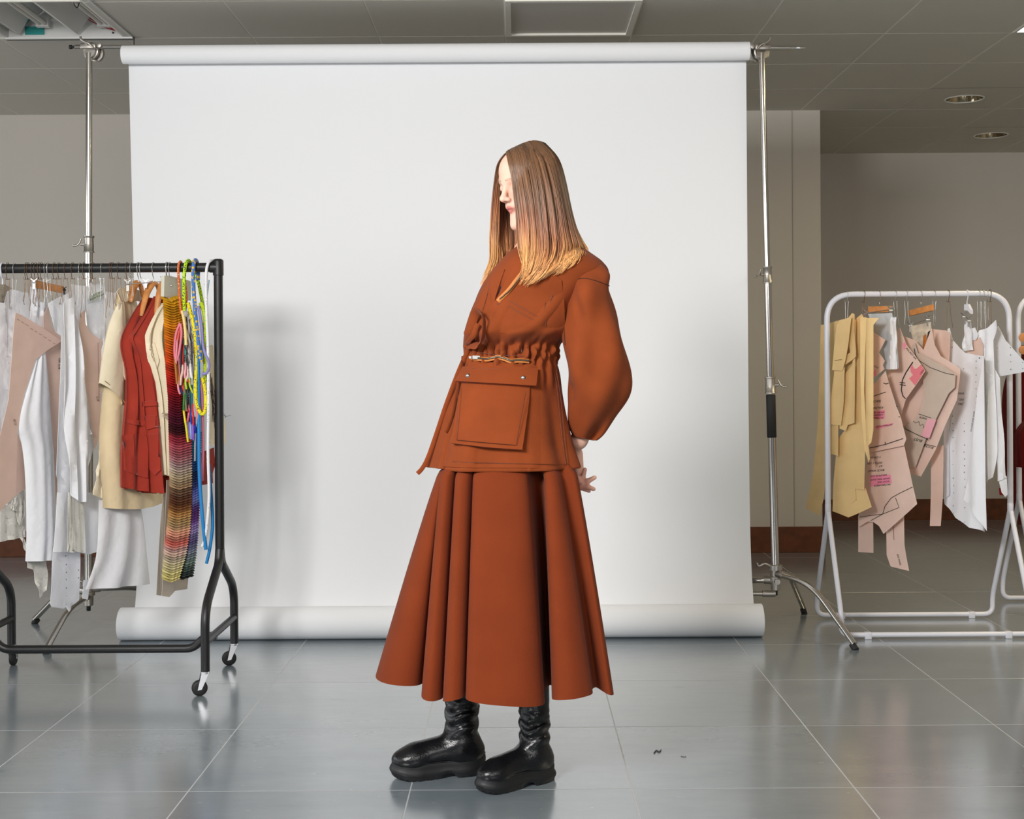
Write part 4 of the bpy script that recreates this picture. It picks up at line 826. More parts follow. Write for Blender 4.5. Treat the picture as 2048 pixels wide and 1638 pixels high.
build('bar', *rod(pl.hit(250, 569, .01), pl.hit(322, 563, .01), .0018, 8), M_wire_si, parent=ch); clip(pl.hit(250, 569, .012), ch, 1.1, M_steel); clip(pl.hit(286, 566, .012), ch, .8); clip(pl.hit(320, 560, .012), ch, .8); build('hook', *crook(P(282, 545, YB).x, YB, ZR, .0172, None, .02), M_wire_si, parent=ch)
# ================================================================== PIECES ON THE WHITE RACK
YW = 5.58
def PLW(c, phi=math.radians(28), d=YW):
    a = P(c, 800, d); p = Plane.__new__(Plane); p.a = Vector((a.x, a.y, 0)); p.t = Vector((math.sin(phi), -math.cos(phi), 0)); p.n = Vector((p.t.y, -p.t.x, 0))
    if p.n.dot(EYE - p.a) < 0: p.n = -p.n
    return p
def wsheet(name, poly, c, m, label, cat, disp=None, nx=5, ny=12, thick=.0014, group=None, parent=None, d=YW):
    pl = PLW(c, d=d); o = build(name, *sheet(poly, pl, disp, nx, ny, thick), m, parent=parent, label=label, cat=cat, group=group, smooth=disp is not None)
    o_pl[o.name] = (pl, disp, (min(p[0] for p in poly), max(p[0] for p in poly), min(p[1] for p in poly), max(p[1] for p in poly))); return o
GM = 'manila paper patterns on the white rack'; GC = 'tan card patterns on the white rack'; GW = 'white paper patterns on the white rack'
M1 = wsheet('manila_pattern', [(1640, 650), (1655, 647), (1680, 640), (1710, 634), (1716, 700), (1714, 780), (1700, 850), (1672, 860), (1662, 820), (1655, 900), (1650, 960), (1645, 1000), (1638, 1031), (1611, 1016), (1625, 950), (1634, 850), (1637, 760)], 1690, M_manila, 'large manila pattern sheet at the back with a flared lower tail', 'pattern', curl(.008, .3), group=GM)
wsheet('manila_pattern', [(1707, 640), (1722, 628), (1726, 632), (1722, 700), (1724, 780), (1726, 860), (1730, 870), (1730, 920), (1728, 980), (1709, 978), (1710, 1000), (1699, 1008), (1695, 1035), (1668, 1022), (1670, 960), (1676, 880), (1695, 850), (1708, 846), (1706, 760)], 1682, M_manila, 'longest manila strip in the middle with a scooped lower end', 'pattern', curl(.010, .6), nx=6, ny=16, group=GM)
wsheet('manila_pattern', [(1706, 976), (1730, 976), (1735, 990), (1744, 1014), (1697, 1035), (1695, 1020), (1703, 1003), (1712, 1000)], 1685, M_manila, 'lowest manila piece ending in a slanted corner beside the tan card', 'pattern', curl(.006), group=GM)
wsheet('manila_pattern', [(1733, 636), (1755, 636), (1748, 650), (1748, 760), (1748, 860), (1745, 885), (1738, 893), (1730, 870), (1728, 780), (1727, 700)], 1680, M_manila, 'smooth broad manila sheet with rounded edge, rightmost of the yellow ones', 'pattern', curl(-.018, .5), nx=8, group=GM)
wsheet('manila_pattern', [(1722, 634), (1732, 635), (1729, 700), (1727, 780), (1731, 870), (1738, 905), (1741, 918), (1736, 925), (1728, 900), (1724, 840), (1722, 740)], 1676, M_manila, 'thin curling manila strip just left of the broad smooth sheet', 'pattern', curl(.008), group=GM)
wsheet('manila_pattern', [(1690, 745), (1704, 730), (1709, 640), (1712, 640), (1711, 720), (1710, 790), (1709, 846), (1694, 850), (1690, 862), (1680, 857), (1684, 800)], 1672, M_manila, 'medium manila strip with a stepped lower end', 'pattern', curl(.008), group=GM)
wsheet('manila_pattern', [(1690, 642), (1703, 626), (1709, 629), (1708, 660), (1713, 702), (1713, 713), (1686, 732), (1684, 714), (1699, 705)], 1668, M_manila, 'short manila piece folded outward below its upright tip', 'pattern', curl(.008), group=GM)
wsheet('manila_pattern', [(1668, 742), (1690, 735), (1688, 800), (1681, 851), (1659, 849), (1663, 790)], 1664, M_manila, 'manila strip hanging below the small hooked tag', 'pattern', curl(.006), group=GM)
wsheet('manila_pattern', [(1656, 850), (1677, 850), (1676, 912), (1656, 906)], 1667, M_manila, 'short rectangular manila tag low on the left', 'pattern', curl(.004), group=GM)
tg = wsheet('manila_pattern', [(1680, 640), (1703, 634), (1696, 690), (1690, 720), (1684, 742), (1665, 740), (1668, 700), (1673, 650)], 1660, M_manila, 'small manila tag with a punched hole, caught on the leftmost hook', 'pattern', curl(.004), group=GM)
pl, dp, bb = o_pl[tg.name]; stroke(tg, pl, [(1670, 721), (1684, 719)], .8, tmat('brown_pencil', (120, 84, 40)), .003, disp=dp, bbox=bb)
# tan cards
K2 = wsheet('pattern_card', [(1735, 903), (1806, 884), (1823, 960), (1826, 973), (1835, 1008), (1766, 1068), (1757, 1052), (1746, 1044), (1735, 1043), (1718, 1054), (1717, 1033), (1726, 1005)], 1735, M_card, 'lowest large tan card with upside-down notes and a pink marker block', 'pattern', curl(.006), nx=7, group=GC)
K1 = wsheet('pattern_card', [(1725, 760), (1748, 768), (1770, 742), (1777, 768), (1792, 813), (1801, 834), (1813, 878), (1808, 891), (1740, 905), (1725, 900)], 1728, M_card, 'tan card above it, lettered upside down with two pink marker bars', 'pattern', curl(.005), nx=6, group=GC)
K3 = wsheet('pattern_card', [(1745, 664), (1771, 680), (1757, 705), (1770, 722), (1765, 730), (1769, 738), (1746, 757)], 1722, M_card, 'small tan card with a jagged right edge under the clear sleeve', 'pattern', curl(.003), group=GC)
K4 = wsheet('pattern_card', [(1775, 735), (1788, 700), (1793, 660), (1799, 656), (1812, 690), (1830, 712), (1851, 742), (1830, 772), (1811, 798), (1802, 828), (1790, 800), (1778, 765)], 1770, M_card, 'diagonal tan card carrying a coral pink cross-shaped sticker', 'pattern', curl(.004), group=GC)
K6 = wsheet('pattern_card', [(1806, 672), (1829, 680), (1846, 700), (1862, 656), (1868, 690), (1880, 712), (1900, 724), (1921, 738), (1921, 745), (1914, 800), (1890, 850), (1870, 900), (1841, 953), (1822, 948), (1812, 930), (1802, 850), (1798, 800), (1800, 760)], 1800, M_card, 'tan trouser card curving behind the greyer card with the pale pink label', 'pattern', curl(.005), nx=8, ny=14, group=GC)
K5 = wsheet('pattern_card', [(1829, 684), (1835, 706), (1861, 719), (1890, 735), (1912, 750), (1910, 775), (1897, 787), (1875, 830), (1851, 878), (1830, 935), (1819, 934), (1810, 885), (1808, 853), (1831, 840), (1843, 812), (1848, 780), (1845, 760), (1851, 742), (1836, 722), (1820, 700)], 1790, M_card2, 'greyish tan trouser card with a curved crotch and pale pink label', 'pattern', curl(.005), nx=8, ny=14, group=GC)
wsheet('pattern_card', [(1862, 658), (1893, 661), (1901, 668), (1898, 728), (1880, 728), (1868, 712), (1862, 690)], 1842, M_card, 'shaded tan card standing behind the hooks right of the second clip hanger', 'pattern', curl(.004), group=GC)
wsheet('pattern_card', [(1862, 895), (1887, 890), (1886, 985), (1881, 1052), (1860, 1052), (1862, 985)], 1832, M_card, 'straight narrow tan card strip beside the white spotted papers', 'pattern', curl(.002), group=GC)
wsheet('pattern_card', [(1717, 1035), (1746, 1035), (1747, 1106), (1717, 1104)], 1745, M_card, 'short tan card strip hanging lowest on the left', 'pattern', curl(.003), group=GC)
K10 = wsheet('pattern_card', [(1773, 1030), (1807, 1030), (1808, 1090), (1813, 1118), (1819, 1142), (1800, 1138), (1781, 1133), (1774, 1110)], 1752, M_card, 'bent tan card strip hanging lowest of all, lettered sideways', 'pattern', curl(.006), group=GC)
def txt(o, s, x, y, size, ang, m=None, sx=1.0): pl, dp, bb = o_pl[o.name]; return lettering(s, o, pl, x, y, size, ang, m, .003, dp, bb, sx)
def ln(o, pts, w_=1.2, m=None): pl, dp, bb = o_pl[o.name]; return stroke(o, pl, pts, w_, m, .0025, disp=dp, bbox=bb)
def patch(o, poly, m, name='sticker'):
    pl, dp, bb = o_pl[o.name]; f = (lambda u, v: .0018 + dp(((min(p[0] for p in poly) + u * (max(p[0] for p in poly) - min(p[0] for p in poly))) - bb[0]) / (bb[1] - bb[0]), ((min(p[1] for p in poly) + v * (max(p[1] for p in poly) - min(p[1] for p in poly))) - bb[2]) / (bb[3] - bb[2])))
    return build(name, *sheet(poly, pl, f, 3, 3, .0004), m, parent=o)
patch(K1, [(1748, 822), (1769, 820), (1768, 838), (1748, 838)], M_hot, 'marker_bar'); patch(K1, [(1750, 853), (1786, 846), (1784, 850), (1752, 859)], M_hot, 'marker_bar')
txt(K1, 'BACK', 1762, 800, 6.5, 178); txt(K1, 'KIA-MA-', 1767, 813, 6, 178); txt(K1, 'SHORT SIDE', 1769, 823, 4.6, 178); txt(K1, 'GARMENT', 1767, 828, 4.6, 178); txt(K1, 'PATTERN', 1767, 833.5, 4.6, 178); txt(K1, 'PATTERN PIECE', 1785, 847, 4.6, 171)
ln(K1, [(1748, 792), (1771, 784)]); ln(K1, [(1767, 766), (1772, 768), (1777, 766)], 1.6); ln(K1, [(1740, 896), (1770, 889), (1807, 877)], 1.4); ln(K1, [(1770, 884), (1771, 889)], 1.3); ln(K1, [(1793, 812), (1796, 814)]); ln(K1, [(1798, 833), (1801, 834)])
patch(K2, [(1741, 951), (1780, 949), (1783, 966), (1741, 973)], M_hot, 'marker_bar')
for s, x, y in (('1 CM S/A', 1762, 912), ('WITH 1 CM', 1765, 923), ('AT', 1765, 930), ('BACK WAIST', 1769, 938), ('KIA-M-M-12+', 1774, 948)): txt(K2, s, x, y, 5.6, 176)
for s, x, y in (('SHORT SIDE SEAM', 1780, 955), ('RIGHT SIDE', 1779, 961), ('PATTERN PIECE', 1781, 967)): txt(K2, s, x, y, 4.6, 175)
ln(K2, [(1765, 1028), (1770, 1012), (1782, 996), (1800, 986), (1826, 974)], 1.1); ln(K2, [(1720, 1034), (1765, 1028), (1798, 1015), (1791, 996)], 1.0); ln(K2, [(1742, 1041), (1765, 1028)], 1.0)
patch(K3, [(1746, 744), (1752, 739), (1752, 752), (1746, 753)], M_hot, 'marker_bar'); txt(K3, 'X16', 1748, 733, 5, 30)
patch(K4, [(1822, 727), (1829, 738), (1834, 737), (1843, 729), (1850, 741), (1830, 771), (1818, 757), (1826, 750), (1821, 743)], M_pink); txt(K4, 'I SEW', 1842, 750, 5, -48)
ln(K4, [(1826, 724), (1812, 745), (1805, 760), (1803, 780), (1806, 792), (1811, 797)], 2.0); ln(K4, [(1800, 765), (1810, 766)], 1.6); ln(K4, [(1800, 769), (1811, 771)], 1.6)
patch(K4, [(1805, 688), (1810, 684), (1812, 690), (1807, 702)], M_hot); txt(K4, 'POCKET S/A', 1811, 697, 5.5, 48)
ln(K5, [(1829, 697), (1831, 708), (1834, 716)], 1.6); ln(K5, [(1837, 720), (1860, 735), (1890, 746), (1910, 750)], 1.0)
patch(K5, [(1855, 837), (1872, 840), (1858, 877), (1842, 872)], M_palepink); txt(K5, 'THICK', 1855, 836, 5.4, 193); ln(K5, [(1838, 828), (1862, 836)], 1.0); txt(K5, 'BUST', 1846, 880, 7.5, 195); ln(K5, [(1811, 857), (1834, 869), (1856, 879)], 1.2)
ln(K5, [(1827, 842), (1832, 846), (1838, 843), (1840, 851), (1846, 848), (1848, 856)], .8); txt(K6, 'RUCHES', 1868, 894, 6.5, 195); ln(K6, [(1849, 888), (1871, 893)], 1.1); txt(K5, 'CR', 1814, 853, 5, 195)
ln(K10, [(1786, 1040), (1788, 1080)], .9, tmat('card_edge', (120, 84, 72))); txt(K10, 'SIDE PANEL', 1793, 1108, 4.6, 74)
# clip hangers and clear sleeves
def wood_clip(poly, c, hx_, clips, label):
    pl = PLW(c); t = thing('clip_hanger', pl.hit(*poly[0]), label, 'hanger', 'wooden clip hangers on the white rack')
    build('wooden_bar', *sheet(poly, pl, None, 1, 1, .014), M_wood, parent=t, smooth=False)
    for x, y in clips: clip(pl.hit(x, y, .008), t, 1.15)
    build('clip_wire', *rod(pl.hit(clips[0][0], clips[0][1] - 2, .004), pl.hit(clips[1][0], clips[1][1] - 2, .004), .0016, 6), M_wire_si, parent=t)
    build('hook', *crook(P(hx_, 590, YW).x, YW, ZW, .0125, None, .03), M_wire_si, parent=t)
wood_clip([(1736, 613), (1779, 612), (1779, 624), (1736, 625)], 1744, 1759, [(1734, 628), (1784, 621)], 'straight wooden clip hanger holding a clear sleeve, nearer the yellow papers')
wood_clip([(1817, 621), (1863, 609), (1863, 621), (1818, 632)], 1826, 1842, [(1823, 652), (1858, 640)], 'tilted wooden clip hanger holding a painted sheet')
s1 = wsheet('plastic_sleeve', [(1736, 628), (1784, 626), (1790, 660), (1797, 737), (1790, 732), (1784, 739), (1772, 738), (1766, 700), (1750, 676), (1742, 650)], 1738, mat('grey_sleeve', sr(196, 200, 204), .15, 0, .5, var=(10, .15)), 'grey-white plastic sleeve of papers clipped to the straight wooden hanger', 'sleeve', folds(70, .006), nx=6)
for k in range(4): wsheet('page_edge', [(1776 + 4 * k, 636), (1780 + 4 * k, 634), (1781 + 4.4 * k, 738), (1776.5 + 4.2 * k, 739)], 1737 - k, M_white, None, None, folds(72 + k, .002), nx=2, parent=s1)
s2 = wsheet('painted_sheet', [(1820, 653), (1861, 644), (1862, 690), (1850, 714), (1840, 706), (1832, 690), (1824, 676)], 1824, mat('painted_paper', sr(214, 200, 180), .3, var=(30, .3)), 'pale sheet with a watercolour patch clipped to the tilted wooden hanger', 'sheet', folds(76, .003))
patch(s2, [(1847, 672), (1853, 668), (1856, 690), (1848, 706), (1845, 694)], tmat('orange_wash', (196, 120, 60)), 'orange_patch'); patch(s2, [(1857, 664), (1862, 660), (1862, 690), (1855, 711), (1852, 704)], M_ink, 'black_patch')
# white spotted papers
wsheet('white_pattern', [(1888, 850), (1898, 830), (1899, 990), (1888, 998)], 1858, M_white, 'narrow white paper edge left of the large spotted sheet', 'pattern', curl(.003), group=GW)
W1 = wsheet('white_pattern', [(1895, 658), (1899, 656), (1905, 680), (1918, 695), (1930, 705), (1950, 710), (1968, 712), (1968, 800), (1967, 900), (1971, 1064), (1940, 1055), (1910, 1035), (1890, 1008), (1889, 995), (1897, 880), (1908, 800), (1910, 745), (1897, 730), (1896, 690)], 1862, M_spot, 'large white spotted pattern sheet with a curved neckline and rounded hem', 'pattern', folds(80, .006, 3, 1, 2.5), nx=10, ny=18, group=GW)
wsheet('white_pattern', [(1956, 780), (1967, 715), (1969, 1000), (1971, 1062), (1938, 1010), (1926, 1000), (1945, 900)], 1856, M_white, 'folded plain white paper edge over the large spotted sheet', 'pattern', folds(81, .005, 2, 1, 2), nx=6, group=GW)
txt(W1, 'KIA-MA', 1930, 785, 6, 182); txt(W1, 'MTL', 1930, 797, 6, 182); txt(W1, 'SILK', 1928, 806, 6, 182); txt(W1, 'BACK SIDE SEAM S/A', 1948, 822, 4.5, 100)
build('ink_dot', *lathe(PLW(1862).hit(1963, 716, .012), PLW(1862).n, [(0, .0025), (.001, .0025)], 10), M_ink, parent=W1)
wsheet('white_pattern', [(1930, 642), (1942, 645), (1946, 700), (1925, 703)], 1900, M_tissue, 'narrow white strip clipped under the white plastic hanger', 'pattern', folds(82, .004), group=GW)
wsheet('white_pattern', [(1938, 658), (1950, 655), (1956, 670), (1952, 680), (1936, 682)], 1904, M_spot, 'small torn white paper scrap above the short tan card', 'pattern', folds(83, .002), group=GW)
wsheet('pattern_card', [(1932, 682), (1960, 675), (1966, 690), (1966, 714), (1940, 712), (1933, 702)], 1908, M_card, 'short tan card between the white papers on the right half', 'pattern', curl(.003), group=GC)
wsheet('white_pattern', [(1954, 672), (1960, 660), (1976, 656), (1990, 640), (1995, 655), (1985, 680), (1985, 760), (1988, 900), (1984, 955), (1974, 965), (1966, 900), (1967, 720), (1960, 680)], 1912, M_white, 'stack of white pattern sheets with a curved collar tab near the right end', 'pattern', folds(84, .010, 3, 1.5, 3), nx=8, group=GW)
wsheet('white_pattern', [(1985, 730), (1999, 756), (2005, 850), (2012, 950), (2014, 955), (1996, 963), (1990, 880), (1984, 800)], 1925, M_tissue, 'mauve-shaded white pattern strip beside the right post of the white rack', 'pattern', folds(85, .006, 3, 1.5, 3), nx=6, group=GW)
wsheet('white_pattern', [(1985, 680), (1996, 652), (2010, 680), (2040, 715), (2048, 722), (2058, 742), (1999, 753), (1986, 742)], 1950, M_spot, 'triangular white spotted sheet sticking out past the right post', 'pattern', curl(.004), group=GW)
wsheet('white_pattern', [(1998, 962), (2013, 954), (2015, 990), (2010, 994), (2003, 985)], 1930, M_tissue, 'small grey-white paper corner hanging lowest by the right post', 'pattern', curl(.002), group=GW)
# white plastic clip hanger
t = thing('clip_hanger', P(1935, 630, YW), 'white plastic clip hanger with chrome clips on the white rail', 'hanger')
build('hook', *crook(P(1934, 590, YW).x, YW, ZW, .0125, None, .035, 0, .0024), M_whitem, parent=t)
build('bar', *sheet([(1928, 609), (1935, 608), (1941, 620), (1941, 628), (1935, 621), (1928, 621)], PLW(1896), None, 1, 1, .015), M_whitem, parent=t, smooth=False)
for x, y in ((1931, 634), (1941, 642)): clip(PLW(1894).hit(x, y, .01), t, 1.2)
for k, px in enumerate([1693, 1790, 1812, 1868, 1957, 1965, 1973]):
    hook(px, 0, 0, .0125, ZW, random.uniform(.09, .14), (random.uniform(-.016, -.004), random.uniform(.004, .018)), M_wire_si, 'pattern_hook', ORD[k] + ' silver wire pattern hook from the left on the white rail', 'hook', 'silver wire pattern hooks on the white rail', rail_y=YW)
for k, px in enumerate([1727, 1896, 1979]):
    hook(px, 0, 0, .0125, ZW, random.uniform(.10, .14), (random.uniform(-.014, -.004), random.uniform(.008, .024)), M_wire_br, 'pattern_hook', ['bronze wire pattern hook between the yellow papers and the first clip hanger', 'bronze wire pattern hook left of the white plastic hanger', 'bronze wire pattern hook nearest the right bend of the white rail'][k], 'hook', 'bronze wire pattern hooks on the white rail', rail_y=YW)
# dark red garments and discs on the cut-off rack
V, Fc = garment([(2042, 690), (2016, 742), (2004, 800), (2005, 900), (2014, 980), (2036, 1049)], [(2078, 690), (2085, 760), (2088, 860), (2088, 940), (2088, 1000), (2088, 1049)], PLW(2060, d=6.02), .03, folds(90, .008, 3, 1, 4, .1), 40, 22)
build('red_garment', V, Fc, M_dkred, label='long dark red garment behind the right end of the white rack', cat='garment', group='dark red garments at the right edge')
V, Fc = garment([(2056, 832), (2030, 862), (2029, 900), (2029, 934)], [(2080, 832), (2086, 870), (2088, 900), (2088, 936)], PLW(2050, d=5.90), .02, folds(91, .005), 20, 18)
build('red_garment', V, Fc, M_dkred, label='dark red jacket hem with a pale badge at the right edge', cat='garment', group='dark red garments at the right edge')
wsheet('red_garment', [(1998, 976), (2012, 972), (2012, 992), (1999, 990)], 1935, M_dkred, 'dark red cloth corner below the mauve-white strip', 'garment', curl(.002), group='dark red garments at the right edge')
for y, lb in ((675, 'orange-brown round size disc on the cut-off white rack, upper one'), (700, 'orange-brown round size disc on the cut-off white rack, lower one')):
    c = P(2046, y, 5.93); build('size_disc', *lathe(c, (0, -1, 0), [(0, .018), (.001, .0205), (.005, .0205), (.006, .018)], 20), tmat('disc_orange', (206, 138, 80)), label=lb, cat='disc', group='round discs on the cut-off rack')
# ================================================================== PERSON
def sdf_mesh(f, lo, hi, h, B=8):
    lo = np.array(lo, float); n = np.ceil((np.array(hi) - lo) / h / B).astype(int) * B
    nb = n // B
    gi = np.stack(np.meshgrid(*[np.arange(k) for k in nb], indexing='ij'), -1).reshape(-1, 3)
    cen = lo + (gi * B + (B - 1) / 2) * h
    cv = np.concatenate([f(c) for c in np.array_split(cen, max(1, len(cen) // 150000))])
    A = np.empty(tuple(n), np.float32); A[:] = np.repeat(np.repeat(np.repeat(cv.reshape(tuple(nb)), B, 0), B, 1), B, 2)
    act = gi[np.abs(cv) < h * B * 1.3]
    off = np.stack(np.meshgrid(*[np.arange(B)] * 3, indexing='ij'), -1).reshape(-1, 3)
    for ch in np.array_split(act, max(1, len(act) // 300)):
        idx = (ch[:, None, :] * B + off[None]).reshape(-1, 3); A[idx[:, 0], idx[:, 1], idx[:, 2]] = f(lo + idx * h)
    s = A < 0
    c = sum(s[i:n[0] - 1 + i, j:n[1] - 1 + j, k:n[2] - 1 + k].astype(np.int8) for i in (0, 1) for j in (0, 1) for k in (0, 1))
    cells = np.argwhere((c > 0) & (c < 8)); vid = -np.ones(c.shape, np.int32); vid[tuple(cells.T)] = np.arange(len(cells))
    acc = np.zeros((len(cells), 3)); cnt = np.zeros(len(cells))
    cor = [(i, j, k) for i in (0, 1) for j in (0, 1) for k in (0, 1)]
    for a in range(8):
        for b in range(a + 1, 8):
            d = np.abs(np.array(cor[a]) - np.array(cor[b]))
            if d.sum() != 1: continue
            va = A[tuple((cells + cor[a]).T)]; vb = A[tuple((cells + cor[b]).T)]; m = (va < 0) != (vb < 0)
            t = np.where(m, va / (va - vb + 1e-12), 0); p = np.array(cor[a]) + t[:, None] * (np.array(cor[b]) - np.array(cor[a]))
            acc[m] += p[m]; cnt[m] += 1
    V = lo + (cells + acc / cnt[:, None]) * h
    Fs = []
    for ax in range(3):
        u, w_ = [(1, 2), (2, 0), (0, 1)][ax]
        sl = [slice(0, n[k]) for k in range(3)]; s0 = s[tuple(slice(0, n[k] - 1) if k == ax else slice(1, n[k] - 1) for k in range(3))]; s1 = s[tuple(slice(1, n[k]) if k == ax else slice(1, n[k] - 1) for k in range(3))]
        for flip, mm in ((False, s0 & ~s1), (True, ~s0 & s1)):
            q = np.argwhere(mm)
            for k in range(3):
                if k != ax: q[:, k] += 1
            e = np.zeros(3, int); e[u] = 1; g = np.zeros(3, int); g[w_] = 1
            ids = [vid[tuple((q - e - g).T)], vid[tuple((q - g).T)], vid[tuple(q.T)], vid[tuple((q - e).T)]]
            Q = np.stack(ids, 1); Fs.append(Q[:, ::-1] if flip else Q)
    Fc = np.concatenate(Fs); Fc = Fc[(Fc >= 0).all(1)]
    for _ in range(2):
        e = h * .5; f0 = f(V); g = np.stack([(f(V + np.eye(3)[k] * e) - f(V - np.eye(3)[k] * e)) / (2 * e) for k in range(3)], 1)
        V = V - (f0 / np.maximum((g ** 2).sum(1), .2))[:, None] * g * .9
    return V, Fc
def s_ell(p, c, r): q = p - np.array(c); r = np.array(r); k0 = np.linalg.norm(q / r, axis=1); k1 = np.linalg.norm(q / (r * r), axis=1); return k0 * (k0 - 1) / np.maximum(k1, 1e-9)
def s_cone(p, a, b, ra, rb):
    a = np.array(a, float); b = np.array(b, float); ba = b - a; t = np.clip(((p - a) @ ba) / (ba @ ba), 0, 1); return np.linalg.norm(p - a - t[:, None] * ba, axis=1) - (ra + (rb - ra) * t)
def smin(a, b, k): h = np.maximum(k - np.abs(a - b), 0) / k; return np.minimum(a, b) - h * h * k * .25
def smax(a, b, k): return -smin(-a, -b, k)
# ---- head frame
YAW = math.radians(54); PIT = math.radians(15); SC = .945
fw0 = np.array([-math.sin(YAW), -math.cos(YAW), 0]); lf = np.array([math.cos(YAW), -math.sin(YAW), 0]); up0 = np.array([0, 0, 1.])
hf = fw0 * math.cos(PIT) - up0 * math.sin(PIT); hu = up0 * math.cos(PIT) + fw0 * math.sin(PIT)
HO = np.array(P(1061, 364, 3.50))
def to_head(p): q = (p - HO) / SC; return np.stack([q @ lf, q @ hf, q @ hu], 1)
def head_sdf(p):
    q = to_head(p); m = q.copy(); m[:, 0] = np.abs(m[:, 0])     # mirrored half
    d = s_ell(m, (0, -.004, .022), (.070, .082, .078))
    d = smin(d, s_ell(m, (0, .020, -.028), (.051, .066, .082)), .03)
    d = smin(d, s_ell(m, (0, .034, .042), (.049, .054, .050)), .03)
    d = smin(d, s_cone(m, (.046, -.008, -.066), (.012, .070, -.111), .014, .013), .03)
    d = smin(d, s_ell(m, (0, .082, -.109), (.017, .016, .015)), .022)
    d = smin(d, s_ell(m, (0, .074, -.086), (.022, .015, .020)), .016)
    d = smin(d, s_ell(m, (.033, .058, -.030), (.020, .021, .020)), .022)
    d = smin(d, s_cone(m, (.006, .087, .016), (.036, .074, .019), .0075, .007), .014)
    d = smax(d, -s_ell(m, (.031, .098, -.002), (.017, .016, .0105)), .012)
    d = smin(d, s_ell(m, (.031, .0715, -.001), (.0150, .0140, .0125)), .004)
    d = smin(d, s_cone(m, (0, .088, .008), (0, .1075, -.026), .0058, .0082), .012)
    d = smin(d, s_ell(m, (0, .1085, -.0295), (.0095, .0095, .0085)), .006)
    d = smin(d, s_ell(m, (.0105, .099, -.0335), (.0065, .0085, .0065)), .005)
    d = smax(d, -s_ell(m, (.0055, .1045, -.0405), (.0035, .005, .0035)), .003)
    d = smin(d, s_ell(m, (0, .083, -.054), (.026, .013, .016)), .014)
    d = smin(d, s_cone(m, (.001, .0945, -.0560), (.020, .084, -.0605), .0048, .0022), .003)
    d = smin(d, s_cone(m, (0, .0915, -.0680), (.017, .083, -.0640), .0056, .0026), .003)
    d = smax(d, -s_cone(m, (0, .103, -.0612), (.021, .090, -.0618), .0016, .0014), .0022)
    d = smin(d, s_ell(m, (.072, -.012, -.012), (.010, .018, .030)), .006)
    return d * SC
PT = lambda x, y, d: np.array(P(x, y, d))
NECK = (HO + SC * (hf * -.018 + hu * -.06), PT(1084, 500, 3.535))
SHL, SHR = PT(1150, 580, 3.50), PT(1005, 580, 3.64)
HANDC = PT(1158, 968, 3.575)
def body_sdf(p):
    d = head_sdf(p)
    d = smin(d, s_cone(p, *NECK, .050, .054), .03)
    d = smin(d, s_cone(p, PT(1080, 540, 3.55), PT(1045, 640, 3.55), .085, .095), .06)
    d = smin(d, s_cone(p, SHL, SHR, .036, .036), .06)
    d = smin(d, s_cone(p, PT(1045, 640, 3.55), PT(1030, 720, 3.54), .095, .090), .06)
    d = smin(d, s_cone(p, PT(1028, 720, 3.55), PT(1020, 830, 3.575), .085, .092), .06)
    # legs
    for a, b, c in ((PT(985, 850, 3.61), PT(945, 1150, 3.61), PT(921, 1450, 3.609)), (PT(1050, 850, 3.57), PT(1062, 1150, 3.56), PT(1068, 1450, 3.530))):
        d = smin(d, s_cone(p, a, b, .070, .045), .04); d = smin(d, s_cone(p, b, c, .045, .030), .02)
    # left arm
    el = PT(1216, 760, 3.47); wr = PT(1158, 880, 3.55)
    d = smin(d, s_cone(p, SHL, el, .036, .034), .03); d = smin(d, s_cone(p, el, wr, .036, .023), .02)
    # right arm, folded behind the back, its forearm showing past the hem
    er = PT(985, 770, 3.78); w2 = PT(1145, 905, 3.62)
    d = smin(d, s_cone(p, SHR, er, .045, .036), .03); d = smin(d, s_cone(p, er, w2, .036, .022), .02)
    d = smin(d, s_cone(p, wr, PT(1142, 905, 3.60), .022, .018), .012)
    # visible hand
    pal = s_cone(p, PT(1154, 908, 3.60), PT(1157, 945, 3.59), .0165, .0150)
    pal = smin(pal, s_ell(p, PT(1156, 968, 3.58), (.020, .016, .018)), .012)
    d = smin(d, pal, .012)
    def finger(pts, r0, r1):
        q = None
        for i in range(len(pts) - 1):
            k0 = i / (len(pts) - 1); k1 = (i + 1) / (len(pts) - 1); g = s_cone(p, PT(*pts[i]), PT(*pts[i + 1]), r0 + (r1 - r0) * k0, r0 + (r1 - r0) * k1); q = g if q is None else smin(q, g, .004)
        return q
    for pts, r0, r1 in (([(1161, 968, 3.575), (1166, 955, 3.57), (1170, 939, 3.57)], .0078, .0056), ([(1163, 966, 3.57), (1176, 962, 3.565), (1189, 955, 3.565)], .0080, .0060), ([(1163, 972, 3.568), (1176, 974, 3.56), (1187, 978, 3.562)], .0078, .0060), ([(1160, 975, 3.572), (1170, 978, 3.57), (1178, 982, 3.575)], .0072, .0052), ([(1152, 962, 3.575), (1156, 956, 3.563), (1161, 964, 3.558)], .0078, .0060)):
        d = smin(d, finger(pts, r0, r1), .005)
    return d
V, Fc = sdf_mesh(body_sdf, (-.30, 3.28, .16), (.36, 3.92, 1.80), .0034)
q = to_head(V); ax = np.abs(q[:, 0]); col = np.tile(np.array(sr(236, 188, 166)), (len(V), 1))
def blend(mask, rgb): global col; m = np.clip(mask, 0, 1)[:, None]; col = col * (1 - m) + np.array(sr(*rgb)) * m
fz = q[:, 1] > .06
lipd = np.minimum(s_cone(np.stack([ax, q[:, 1], q[:, 2]], 1), (.001, .0985, -.0560), (.019, .087, -.0605), .0045, .001), s_cone(np.stack([ax, q[:, 1], q[:, 2]], 1), (0, .098, -.0675), (.016, .087, -.0640), .0052, .0015))
blend((.0025 - lipd) / .0025 * fz, (202, 120, 110))
